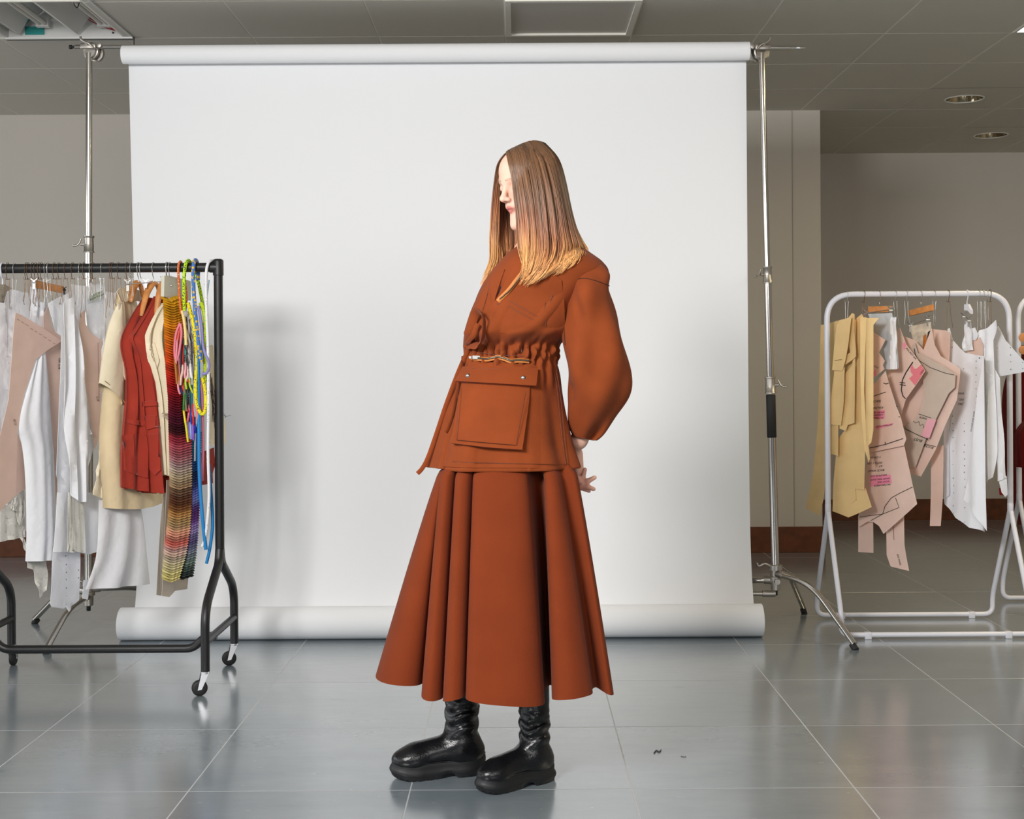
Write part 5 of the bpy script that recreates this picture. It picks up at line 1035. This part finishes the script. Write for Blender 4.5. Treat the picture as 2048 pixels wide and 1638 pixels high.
blend(np.exp(-((q[:, 2] + .0615) / .0012) ** 2) * (ax < .021) * fz * .8, (120, 50, 44))
blend(np.exp(-((q[:, 2] - .0215 - .06 * (ax - .03) * (ax < .05)) / .0028) ** 2) * ((ax > .010) & (ax < .050)) * fz * .75, (150, 112, 84))
ed = np.hypot((ax - .031), 0 * ax); blend(np.exp(-((q[:, 2] + .0085 - 12 * (ax - .031) ** 2) / .0013) ** 2) * (ed < .0145) * fz * .9, (70, 46, 36))
blend(np.exp(-(((ax - .036) / .018) ** 2 + ((q[:, 2] + .034) / .016) ** 2)) * fz * .35, (238, 160, 140))
hd = np.linalg.norm(V - HANDC, axis=1); blend(np.clip((.06 - hd) / .05, 0, 1) * .55, (222, 140, 122))
person = build('person', V, Fc, M_skin, label='woman in a rust jacket and long skirt looking down, hands behind her back', cat='person', attr=col, origin=(0.0, 3.55, 0))

# ---- skirt
HEM = [(752, 3.50), (762, 3.44), (785, 3.405), (812, 3.40), (835, 3.42), (850, 3.47), (848, 3.41), (843, 3.365), (848, 3.335), (862, 3.325), (880, 3.345), (894, 3.40), (889, 3.33), (886, 3.295), (893, 3.272), (908, 3.266), (925, 3.285), (940, 3.35), (935, 3.30), (932, 3.262), (945, 3.240), (970, 3.232), (1010, 3.230), (1050, 3.238), (1078, 3.262), (1088, 3.30), (1086, 3.38), (1094, 3.47), (1104, 3.47), (1108, 3.38), (1104, 3.31), (1108, 3.272), (1122, 3.252), (1146, 3.25), (1168, 3.268), (1183, 3.30), (1184, 3.36), (1193, 3.39), (1208, 3.36), (1220, 3.345), (1226, 3.38), (1215, 3.50), (1180, 3.65), (1120, 3.78), (1040, 3.85), (950, 3.86), (870, 3.80), (800, 3.70), (760, 3.59)]
TOP = [(884, 3.49), (884, 3.46), (885, 3.45), (886, 3.44), (887, 3.435), (889, 3.44), (887, 3.43), (886, 3.42), (889, 3.41), (897, 3.402), (907, 3.41), (917, 3.43), (915, 3.41), (915, 3.395), (920, 3.385), (929, 3.382), (940, 3.39), (953, 3.42), (950, 3.40), (951, 3.385), (962, 3.375), (985, 3.37), (1010, 3.368), (1036, 3.372), (1052, 3.385), (1059, 3.41), (1062, 3.44), (1072, 3.47), (1082, 3.47), (1089, 3.44), (1090, 3.41), (1092, 3.395), (1098, 3.388), (1106, 3.388), (1113, 3.395), (1118, 3.41), (1122, 3.43), (1130, 3.435), (1142, 3.43), (1150, 3.435), (1153, 3.46), (1150, 3.52), (1132, 3.60), (1095, 3.66), (1040, 3.69), (985, 3.69), (935, 3.66), (900, 3.60), (886, 3.54)]
zh = P(1010, 1412, 3.23).z; zt_ = P(1010, 941, 3.37).z
def plan(px, d): return np.array([P(px, 1300, d).x, d])
hemc = catmull([plan(*a) for a in HEM], 6, True); topc = catmull([plan(*a) for a in TOP], 6, True)
rows = 60; V = []; Fc = []; m = len(hemc)
for i in range(rows + 1):
    t = -.22 + 1.22 * i / rows
    for k in range(m):
        # straight flare; the folds open quickly below the hip
        tt = t if t < 0 else t ** .92
        p = topc[k] * (1 - tt) + hemc[k] * tt
        if t < .03: ce = np.array([P(1018, 900, 3.54).x, 3.54]); p = ce + (p - ce) * max(.6, 1 + (t - .03) * 1.6)
        z = zt_ + (zh - zt_) * t + .012 * max(0, t) ** 2 * math.sin(k * 2 * PI / m * 3 + 1)
        V.append((p[0], p[1], z))
nv = len(V)
# inner layer for thickness
cen = np.array([np.mean([v[0] for v in V]), 3.55])
for i in range(rows):
    for k in range(m):
        l = (k + 1) % m; Fc.append((i * m + k, i * m + l, (i + 1) * m + l, (i + 1) * m + k))
sk = build('skirt', V, Fc, M_rust2, parent=person)
md = sk.modifiers.new('thickness', 'SOLIDIFY'); md.thickness = .0025; md.offset = 0
md = sk.modifiers.new('crisp_edges', 'EDGE_SPLIT'); md.split_angle = math.radians(58)
hemline = [Vector(V[(rows - 2) * m + k]) for k in range(m)]
# ---- jacket trunk
ROWS = [(488, 1048, 1120, 3.53, .065), (500, 1030, 1160, 3.525, .092), (515, 1012, 1184, 3.52, .115), (530, 998, 1203, 3.52, .128), (548, 983, 1214, 3.525, .137), (572, 966, 1205, 3.538, .146), (600, 953, 1190, 3.55, .150), (635, 945, 1166, 3.55, .158), (660, 942, 1142, 3.55, .158), (676, 942, 1126, 3.55, .143), (692, 942, 1114, 3.55, .121), (716, 937, 1110, 3.55, .121), (735, 927, 1113, 3.55, .130), (780, 908, 1122, 3.55, .147), (830, 890, 1131, 3.55, .160), (880, 874, 1142, 3.55, .172), (925, 860, 1157, 3.55, .182), (931, 858, 1159, 3.55, .183)]
def trunk(with_folds):
    R = [tuple(r) for r in catmull(ROWS, 7)]; V = []; n = 300
    ph = rng.uniform(0, 6.3, 12)
    for (py, xl, xr, dc, b) in R:
        z = P(1030, py, 3.55).z; X0, X1 = P(xl, py, 3.55).x, P(xr, py, 3.55).x; cx, a = (X0 + X1) / 2, (X1 - X0) / 2
        g = math.exp(-((py - 708) / 20) ** 2); lo = max(0, min(1, (py - 735) / 150)); hi = max(0, min(1, (690 - py) / 40)) * max(0, min(1, (py - 560) / 60))
        for k in range(n):
            u = 2 * PI * k / n; c, s = math.cos(u), math.sin(u); e = .88
            x = cx + a * math.copysign(abs(c) ** e, c); y = dc + b * math.copysign(abs(s) ** e, s)
            if with_folds:
                w_ = .5 + .5 * abs(s)
                f = g * .0105 * (math.sin(26 * u + ph[0] + .05 * py + 1.2 * math.sin(5 * u)) + .7 * math.sin(43 * u + ph[1] - .11 * py) + .6 * math.sin(17 * u + .19 * py + 2 * math.sin(3 * u))) * w_
                f += lo * .009 * (math.sin(7 * u + ph[2]) + .6 * math.sin(12 * u + ph[3])) * w_ * (.35 if -1.9 < (u if u < PI else u - 2 * PI) < -1.3 else 1)
                f += .006 * math.exp(-((py - 750) / 22) ** 2) * math.sin(22 * u + ph[7] + .02 * py) * w_
                pxv = CX + x / y * F
                if s < 0 and py > 745: ed_ = 925 - 38 * (py - 748) / 185; f -= .016 * math.exp(-((pxv - ed_ + 6) / 5.0) ** 2) * min(1, (py - 745) / 60)
                f += hi * .010 * math.sin(9 * u + ph[4] + .02 * py) * w_
                f += math.exp(-((py - 668) / 13) ** 2) * .013 * (1 + .5 * math.sin(11 * u + ph[6]))
                x += f * c; y += f * s
            V.append((x, y, z))
    Fc = []
    for i in range(len(R) - 1):
        for k in range(n): l = (k + 1) % n; Fc.append((i * n + k, i * n + l, (i + 1) * n + l, (i + 1) * n + k))
    Fc.append(tuple(range(n))); return V, Fc
JV, JF = trunk(True)
jacket = build('jacket', JV, JF, M_rust, parent=person)
md = jacket.modifiers.new('thickness', 'SOLIDIFY'); md.thickness = .003; md.offset = -1
md = jacket.modifiers.new('crisp_edges', 'EDGE_SPLIT'); md.split_angle = math.radians(65)
SV, SF = trunk(False)
bvh_j = BVHTree.FromPolygons([Vector(v) for v in JV], JF); bvh_s = BVHTree.FromPolygons([Vector(v) for v in SV], SF)
# ---- sleeve
SEC = [((1160, 524), (1180, 512), 3.47, .018), ((1138, 552), (1212, 541), 3.46, .052), ((1131, 585), (1221, 574), 3.45, .068), ((1128, 640), (1237, 638), 3.445, .073), ((1130, 695), (1250, 692), 3.45, .076), ((1133, 742), (1258, 746), 3.46, .080), ((1133, 785), (1255, 792), 3.475, .076), ((1137, 828), (1233, 834), 3.50, .062), ((1141, 858), (1210, 866), 3.52, .046), ((1145, 872), (1194, 881), 3.53, .036)]
R = [np.array([a[0], a[1], b[0], b[1], d, th]) for a, b, d, th in SEC]; R = catmull(R, 8)
V = []; n = 96; ph = rng.uniform(0, 6.3, 8)
for i, r in enumerate(R):
    v = i / (len(R) - 1); A = P(r[0], r[1], r[4]); B = P(r[2], r[3], r[4]); c0 = (A + B) / 2; h = (B - A) / 2
    for k in range(n):
        u = 2 * PI * k / n; p = c0 + h * math.cos(u); o = r[5] * math.sin(u)
        fo = .004 * math.sin(5 * u + 9 * v + ph[0]) * math.sin(PI * v) + .005 * math.sin(3 * u - 14 * v + ph[1]) * math.sin(PI * v) ** .5
        # pushed-in fold running up from the cuff and the crease in the crook of the elbow
        dent = .030 * math.exp(-((u - 5.15) / .34) ** 2) * math.exp(-((v - .93) / .13) ** 2)
        fo -= .016 * math.exp(-((u - 3.5) / .35) ** 2) * math.exp(-((v - .66) / .05) ** 2) + .010 * math.exp(-((u - 4.2) / .25) ** 2) * math.exp(-((v - .30 - .1 * (u - 4.2)) / .05) ** 2)
        fo += .006 * math.sin(u * 2 + 20 * v) * math.exp(-((v - .25) / .1) ** 2)
        q = c0 + (p - c0) * (1 + fo / max(h.length, .01)); V.append((q.x, q.y + o * (1 + fo / .05) + dent, q.z))
Fc = []
for i in range(len(R) - 1):
    for k in range(n): l = (k + 1) % n; Fc.append((i * n + k, (i + 1) * n + k, (i + 1) * n + l, i * n + l))
Fc.append(tuple(range(n)))
sv = build('sleeve', V, Fc, M_rust, parent=jacket); md = sv.modifiers.new('thickness', 'SOLIDIFY'); md.thickness = .003; md.offset = -1
md = sv.modifiers.new('crisp_edges', 'EDGE_SPLIT'); md.split_angle = math.radians(65)
bvh_sl = BVHTree.FromPolygons([Vector(v) for v in V], Fc)
# far sleeve, hidden behind the trunk
fs = tube(catmull([SHR + np.array([0, .02, 0]), PT(975, 680, 3.72), PT(990, 775, 3.76), PT(1080, 850, 3.74)], 8), [.05, .055, .06, .063, .065, .067, .068, .07, .07, .07, .068, .066, .064, .062, .06, .058, .056, .052, .05, .048, .045, .042, .04, .038, .036], 20)
build('sleeve', *fs, M_rust, parent=jacket)
def seam(pts, r=.0009, off=.0012, m=None, bv=None, name='seam', n=4):
    pp = catmull(pts, 6) if name == 'seam' else [np.array(a) * (1 - k / 8) + np.array(b) * (k / 8) for a, b in zip(pts, pts[1:]) for k in range(9)]
    W = [surf(x, y, off, bv) for x, y in pp]; W = [w for i, w in enumerate(W) if i == 0 or (w - W[i - 1]).length > 1e-5]; return build(name, *tube(W, r, n), m or M_seam, parent=jacket)
build('front_panel', *overlay([(928, 726), (1000, 728), (1075, 732), (1085, 800), (1092, 870), (1096, 937), (1040, 936), (960, 936), (887, 934), (902, 868), (918, 790)], lambda u, v: .006 * min(1, (1 - u) * 7), 24, 22, bvh_j), M_rust, parent=jacket)
build('inner_top', *overlay([(1026, 508), (1045, 505), (1040, 522), (1022, 545), (1008, 566), (993, 604), (996, 575), (1008, 545)], .003, 5, 8, bvh_j), tmat('black_top', (18, 16, 16)), parent=person)
build('wrap_front', *overlay([(1048, 508), (1075, 525), (1122, 560), (1126, 600), (1126, 648), (1090, 662), (1030, 664), (965, 662), (952, 658), (975, 628), (993, 604), (1010, 570), (1030, 535)], .008, 18, 16, bvh_s), M_rust, parent=jacket)
build('collar_edge', *overlay([(1012, 540), (1004, 562), (994, 592), (990, 612), (984, 590), (986, 566), (998, 546)], .006, 5, 8, bvh_s), M_rust, parent=jacket)
# cargo pocket, flap, snaps, zips
build('pocket', *overlay([(930, 768), (1057, 772), (1055, 800), (1041, 902), (978, 897), (914, 890), (922, 830)], lambda u, v: .012 + .020 * v, 14, 14, bvh_s, .002), M_rust, parent=jacket)
fl = build('pocket_flap', *overlay([(934, 737), (1003, 734), (1071, 739), (1064, 776), (995, 772), (926, 769)], lambda u, v: .013 + .018 * v, 14, 6, bvh_s, .004), M_rust, parent=jacket)
for x, y in ((947, 758), (1043, 760)):
    p = surf(x, y, .024, bvh_s); nrm = (EYE - p).normalized(); build('snap', *lathe(p, nrm, [(-.004, .0062), (0, .0064), (.002, .0055), (.003, .002)], 16), M_snap, parent=jacket)
M_sd = tmat('stitch_brown', (86, 36, 14))
def stitch(pts, off, bv=bvh_s): return seam(pts, .0008, off, M_sd, bv, 'stitching')
stitch([(934, 778), (926, 884), (1030, 893), (1046, 790)], .034); stitch([(938, 741), (1066, 743)], .016); stitch([(893, 924), (1040, 928), (1128, 930)], .0075, bvh_j)
for dx in (0, 5): stitch([(1104 + dx, 740), (1112 + dx, 800), (1120 + dx, 870), (1128 + dx, 930)], .008, bvh_j)
zp = [(948, 719), (962, 721), (978, 722), (988, 719), (998, 716), (1009, 720), (1020, 725), (1036, 724), (1056, 725)]
W = [surf(x, y, .010, bvh_s) for x, y in catmull(zp, 6)]; build('zip_tape', *tube(W, .0058, 6, flat=(1, .35)), M_tape, parent=jacket)
W = [surf(x, y, .0135, bvh_s) for x, y in catmull(zp, 6)]; z1 = build('zip_teeth', *tube(W, .0026, 6), M_teeth, parent=jacket)
p = surf(960, 720, .017, bvh_s); build('zip_slider', *cat_m(obox(p, Vector((1, .2, -.05)).normalized(), Vector((.2, -1, 0)).normalized(), Vector((0, 0, 1)), .010, .003, .0045), obox(surf(953, 722, .019, bvh_s), Vector((1, .2, -.1)).normalized(), Vector((.2, -1, 0)).normalized(), Vector((0, 0, 1)), .008, .0015, .003)), M_snap, parent=jacket, smooth=False)
W = [surf(x, y, .0125, bvh_s) for x, y in catmull([(1000, 606), (1018, 584), (1036, 561), (1057, 536)], 6)]; build('zip_tape', *tube(W, .0062, 6, flat=(1, .35)), M_tape, parent=jacket)
W = [surf(x, y, .0155, bvh_s) for x, y in catmull([(1004, 602), (1020, 584), (1038, 562), (1058, 537)], 6)]; build('zip_teeth', *tube(W, .0016, 6), M_teeth, parent=jacket)
stitch([(997, 610), (1012, 611), (1050, 632), (1088, 651), (1094, 620), (1104, 590)], .0098); stitch([(1020, 604), (1052, 622), (1083, 638), (1090, 606)], .0098)
stitch([(983, 568), (974, 600), (965, 626), (946, 629)], .0045); stitch([(956, 706), (980, 709), (1010, 712), (1048, 713)], .010)
seam([(1130, 574), (1146, 563), (1166, 557), (1192, 562), (1219, 572)], .0012, .001, M_seam, bvh_sl)
seam([(1129, 582), (1128, 640), (1131, 690)], .0012, .001, M_seam, bvh_sl)
# ties
def tie(pts, w_, name='tie', th=.35): 
    W = []
    for x, y, o in catmull(pts, 6): W.append(surf(x, y, o, bvh_s) if o < 1 else P(x, y, o))
    return build(name, *tube(W, w_, 10, flat=(1, th)), M_rust, parent=jacket)
kp = surf(943, 692, .008, bvh_s)
build('tie_knot', *lathe(kp, (1, .3, .25), [(-.014, .004), (-.010, .009), (0, .0115), (.010, .009), (.014, .004)], 14), M_rust, parent=jacket)
tie([(939, 697, .016), (933, 735, .014), (925, 780, .016), (916, 830, .018), (908, 858, .020), (904, 869, .022)], .0068)
tie([(936, 700, 3.49), (915, 748, 3.50), (892, 810, 3.50), (872, 870, 3.49), (856, 915, 3.48), (845, 936, 3.47), (835, 947, 3.47)], .0060)
tie([(943, 690, .012), (950, 674, .016), (957, 650, .020), (966, 632, .026), (977, 631, .034), (985, 645, .040), (982, 664, .038), (966, 682, .026), (948, 692, .014)], .0125, 'bow_loop', .2)
tie([(944, 688, .018), (952, 678, .022), (961, 666, .024), (968, 650, .022)], .007, 'bow_loop', .3)

# ---- hair
GU = [
 [(1014, 305, 3.485), (1020, 320, 3.45), (1024, 350, 3.427), (1028, 390, 3.415), (1033, 430, 3.412), (1034, 470, 3.412), (1036, 500, 3.41), (1046, 535, 3.39), (1044, 560, 3.385)],
 [(1030, 294, 3.485), (1040, 320, 3.435), (1048, 360, 3.41), (1055, 400, 3.40), (1060, 440, 3.40), (1063, 480, 3.395), (1062, 515, 3.385), (1054, 545, 3.38), (1042, 566, 3.375)],
 [(1050, 285, 3.49), (1068, 315, 3.425), (1080, 360, 3.40), (1087, 410, 3.392), (1092, 460, 3.388), (1094, 500, 3.38), (1084, 535, 3.37), (1068, 556, 3.37), (1054, 568, 3.37)],
 [(1066, 281, 3.50), (1092, 312, 3.44), (1108, 360, 3.415), (1118, 410, 3.405), (1124, 460, 3.40), (1128, 495, 3.39), (1120, 526, 3.38), (1100, 546, 3.37), (1084, 556, 3.37)],
 [(1081, 283, 3.51), (1110, 314, 3.47), (1124, 370, 3.455), (1134, 420, 3.45), (1143, 460, 3.445), (1151, 492, 3.44), (1150, 516, 3.43), (1136, 534, 3.42), (1122, 543, 3.41)],
 [(1091, 287, 3.52), (1118, 320, 3.52), (1132, 368, 3.52), (1142, 420, 3.52), (1150, 455, 3.52), (1160, 480, 3.52), (1169, 495, 3.52), (1170, 504, 3.515), (1164, 512, 3.51)],
 [(1085, 287, 3.53), (1110, 322, 3.57), (1124, 370, 3.59), (1132, 420, 3.60), (1140, 460, 3.60), (1148, 480, 3.60), (1156, 495, 3.60), (1160, 505, 3.60), (1160, 512, 3.60)],
 [(1075, 283, 3.53), (1090, 315, 3.60), (1098, 360, 3.62), (1105, 420, 3.63), (1108, 460, 3.63), (1110, 480, 3.63), (1110, 500, 3.63), (1110, 510, 3.63), (1110, 520, 3.63)],
 [(1050, 285, 3.52), (1050, 315, 3.60), (1045, 370, 3.63), (1045, 430, 3.63), (1045, 460, 3.62), (1045, 490, 3.62), (1038, 510, 3.61), (1032, 525, 3.61), (1026, 536, 3.61)],
 [(1030, 294, 3.51), (1018, 325, 3.59), (1008, 370, 3.615), (1007, 420, 3.62), (1009, 460, 3.61), (1010, 490, 3.60), (1006, 515, 3.59), (996, 540, 3.57), (980, 566, 3.55)],
 [(1014, 304, 3.50), (1003, 320, 3.54), (995, 355, 3.57), (990, 400, 3.58), (987, 440, 3.585), (986, 480, 3.575), (991, 512, 3.56), (984, 540, 3.54), (968, 572, 3.53)],
 [(1014, 305, 3.49), (1005, 313, 3.485), (996, 328, 3.495), (992, 350, 3.515), (988, 390, 3.54), (985, 440, 3.555), (983, 485, 3.56), (986, 520, 3.55), (960, 575, 3.53)]]
GP = [np.array([np.array(P(*a)) for a in catmull(g, 3)]) for g in GU]; GP = np.array(GP)   # guides x points x 3
NG, NPT = GP.shape[:2]
def guide_at(g):
    i = min(int(g), NG - 2); t = g - i; p = [GP[max(i - 1, 0)], GP[i], GP[i + 1], GP[min(i + 2, NG - 1)]]
    return .5 * (2 * p[1] + (-p[0] + p[2]) * t + (2 * p[0] - 5 * p[1] + 4 * p[2] - p[3]) * t * t + (-p[0] + 3 * p[1] - 3 * p[2] + p[3]) * t ** 3)
HC_ = np.array(P(1066, 390, 3.51)); V = []; Fc = []; C = []
rootc, midc, redc, tipc = [np.array(sr(*c)) for c in ((104, 76, 54), (130, 90, 62), (168, 106, 72), (244, 184, 118))]
hs_ = np.linspace(0, 1, NPT)
for k in range(2600):
    g = random.uniform(0, NG - 1)
    if random.random() < .45: g = random.choice([random.uniform(0, 5), random.uniform(8.6, 11)])
    pts = guide_at(g).copy(); inward = HC_ - pts; inward[:, 2] = 0; inward /= np.linalg.norm(inward, axis=1)[:, None] + 1e-9
    clump = math.floor(g * 9) ; cr_ = random.Random(clump)
    dep = random.random() ** 1.6 * .013 + .016 * math.exp(-((g - 2.75) / .10) ** 2) + .006 * math.exp(-((g - 1.5) / .07) ** 2); pts += inward * (dep * np.minimum(1, .3 + hs_ * 3))[:, None]
    wob = np.array([random.gauss(0, .0035), random.gauss(0, .003), 0]); pts += wob * (hs_ ** 1.5)[:, None]
    cw = np.array([cr_.gauss(0, .006), cr_.gauss(0, .005), cr_.gauss(0, .006)]); pts += cw * (hs_ ** 2.2)[:, None]
    pts += (np.sin(hs_ * 5 + cr_.uniform(0, 6)) * .0022 * hs_)[:, None] * np.array([1, .5, 0])
    L = random.uniform(.76, 1.0) if g < 3.2 or g > 8 else random.uniform(.70, .93); idx = hs_ * L * (NPT - 1); i0 = np.minimum(idx.astype(int), NPT - 2); fr_ = (idx - i0)[:, None]; pts = pts[i0] * (1 - fr_) + pts[i0 + 1] * fr_
    hdv = head_sdf(pts); bad = hdv < .003
    if bad.any():
        e_ = .001; gr = np.stack([(head_sdf(pts + np.eye(3)[a_] * e_) - hdv) / e_ for a_ in range(3)], 1); gr /= np.linalg.norm(gr, axis=1)[:, None] + 1e-9
        pts = pts + gr * np.where(bad & (hs_ < .5), .003 + .003 * random.random() - hdv, 0)[:, None]
    if g < 5.2:
        for j in range(NPT // 2, NPT):
            d_ = Vector(pts[j]) - EYE; L_ = d_.length; d_.normalize()
            for b in (bvh_j, bvh_sl):
                h = b.ray_cast(EYE, d_)
                if h[0] is not None and h[3] - .010 < L_: pts[j] = np.array(EYE + d_ * (h[3] - .006 - .008 * random.random())); L_ = h[3] - .01
    rad = random.uniform(.0011, .0021); rs = [rad * (.7 + .3 * min(1, h * 6)) * (1 - .75 * max(0, (h - .75) / .25)) for h in hs_]
    v_, f_2 = tube([tuple(p) for p in pts], rs, 3, cap=False); n0 = len(V); V += v_; Fc += [tuple(i + n0 for i in q) for q in f_2]
    tone = random.uniform(.55, 1.3) * (.8 + .4 * cr_.random()); sh = random.uniform(-.07, .07); 
    for h in hs_:
        s_ = h + sh
        c = rootc + (midc - rootc) * min(1, s_ / .45) if s_ < .45 else (midc + (redc - midc) * ((s_ - .45) / .2) if s_ < .65 else redc + (tipc - redc) * min(1, (s_ - .65) / .22))
        C += [c * tone] * 3
hair = build('hair', V, Fc, M_hair, parent=person, attr=np.array(C), sharp=False)
# under-layer so no scalp shows
V = []; Fc = []; C = []; NGs = 80
for a in range(NGs + 1):
    pts = guide_at((NG - 1) * a / NGs).copy(); inward = HC_ - pts; inward[:, 2] *= .3; inward /= np.linalg.norm(inward, axis=1)[:, None]; pts += inward * .009
    K = int(NPT * .74); V += [tuple(p) for p in pts[:K]]; C += [(rootc + (midc - rootc) * j / K) * .8 for j in range(K)]
for a in range(NGs):
    for j in range(K - 1): Fc.append((a * K + j, (a + 1) * K + j, (a + 1) * K + j + 1, a * K + j + 1))
build('hair_underlayer', V, Fc, M_hair, parent=hair, attr=np.array(C))

# ---- boots
def boot(heel, toe, label):
    heel = np.array(heel); toe = np.array(toe); fx = toe - heel; Ln = np.linalg.norm(fx); fx /= Ln; fy = np.array([-fx[1], fx[0], 0]); sc = Ln / .266
    def loc(p): q = (p - heel) / sc; return np.stack([q @ fx, q @ fy, q[:, 2]], 1)
    def f(p):
        q = loc(p); m = q.copy(); m[:, 1] = np.abs(m[:, 1])
        d = s_cone(m, (.058, 0, .098), (.062, 0, .42), .047, .050)
        d = smin(d, s_ell(m, (.046, 0, .070), (.056, .040, .050)), .02)
        d = smin(d, s_cone(m, (.085, 0, .082), (.190, 0, .064), .043, .041), .03)
        d = smin(d, s_ell(m, (.213, 0, .056), (.056, .046, .034)), .025)
        d = smax(d, .034 - m[:, 2], .004)
        z = q[:, 2]; win = np.exp(-((z - .175) / .05) ** 2)
        d = d + .0045 * win * np.sin(z * 150 + 30 * q[:, 0] + 2 * np.sin(q[:, 1] * 60)) - .004 * np.exp(-((z - .20 - .25 * q[:, 0]) / .008) ** 2) + .003 * np.exp(-((z - .225 + .2 * q[:, 1]) / .006) ** 2)
        return d * sc
    lo = heel + np.minimum(0, np.minimum(fx * .28, 0)) * sc - .07; hi = np.maximum(heel, toe) + .07; lo = np.minimum(heel, toe) - .07; lo[2] = .02; hi[2] = .36
    V, Fc = sdf_mesh(f, lo, hi, .0042)
    b = build('boot', V, Fc, M_leather, parent=person, label=label)
    # sole: outline lofted through tread, waist, welt
    def half(x):   # half width along the foot
        if x < .06: return .038 * math.sqrt(max(0, 1 - ((.06 - x) / .075) ** 2)) 
        if x < .19: return .038 + .008 * (x - .06) / .13 - .004 * math.sin(PI * (x - .06) / .13)
        return .046 * max(0, 1 - ((x - .19) / .0812) ** 2.6) ** .5
    xs_ = [-.0145 + .2855 * (1 - math.cos(PI * k / 44)) / 2 for k in range(45)]
    ring = [(x, half(x)) for x in xs_] + [(x, -half(x)) for x in xs_[-2:0:-1]]
    lev = [(.000, .96), (.006, .99), (.010, 1.0), (.014, 1.04), (.020, 1.05), (.026, 1.03), (.034, .965), (.037, .975), (.046, .955), (.050, .92)]
    W = []; n = len(ring)
    for li, (z, s) in enumerate(lev):
        for k, (x, y) in enumerate(ring):
            xc = .125 + (x - .125) * (1 + (s - 1) * .6); lift = .014 * max(0, (x - .19) / .085) ** 2
            arch = .017 * math.exp(-((x - .105) / .020) ** 2) * max(0, 1 - z / .03)
            tr = .004 if (li == 0 and k % 3 == 0) else 0
            dip = .010 * math.exp(-((x - .085) / .05) ** 2) if li >= 6 else 0
            hl = .010 * max(0, (.08 - x) / .09) if li >= 7 else 0
            p = heel + sc * (fx * xc + fy * y * s) ; W.append((p[0], p[1], sc * (z + lift + arch + tr + hl)))
    Fs = []
    for i in range(len(lev) - 1):
        for k in range(n): l = (k + 1) % n; Fs.append((i * n + k, i * n + l, (i + 1) * n + l, (i + 1) * n + k))
    Fs.append(tuple(range(n - 1, -1, -1))); Fs.append(tuple((len(lev) - 1) * n + k for k in range(n)))
    build('sole', W, Fs, M_sole, parent=b)
    # welt line and side zip
    wl = [heel + sc * (fx * (.125 + (x - .125) * .965) + fy * y * .95) + np.array([0, 0, sc * (.0505 + .014 * max(0, (x - .19) / .085) ** 2 + .010 * max(0, (.08 - x) / .09))]) for x, y in ring]
    build('welt', *tube([tuple(p) for p in wl], .0022, 6, closed=True), M_leather, parent=b)
    return b
def fl_(px, py): d = F * HC / (py + (px - CX) * ROLL - CY); return np.array([P(px, py, d).x, d, 0])
b1 = boot((P(963, 1500, 3.62).x, 3.62, 0), (P(785, 1500, 3.565).x, 3.565, 0), 'black chunky-soled ankle boot, her right foot')
b2 = boot((P(1100, 1500, 3.56).x, 3.56, 0), (P(957, 1500, 3.435).x, 3.435, 0), 'black chunky-soled ankle boot, her left foot nearer the camera')

# ---- small scuffed scrap on the floor tile
pts = [(1308, 1507), (1313, 1502), (1318, 1505), (1322, 1501)]
fp = lambda px, py: fl_(px, py) + np.array([0, 0, .0022])
build('floor_scrap', *tube([tuple(fp(*p)) for p in catmull(pts, 4)], .0018, 6), tmat('scrap_dark', (84, 86, 84)), label='tiny dark twisted scrap lying on the pale floor tile right of the woman', cat='scrap')
build('floor_scrap', *tube([tuple(fp(*p) - np.array([0, 0, .001])) for p in catmull([(1362, 1513), (1367, 1514), (1372, 1514)], 4)], .0015, 6), tmat('scrap_grey', (120, 122, 122)), label='fainter grey fleck lying on the floor right of the dark scrap', cat='scrap')
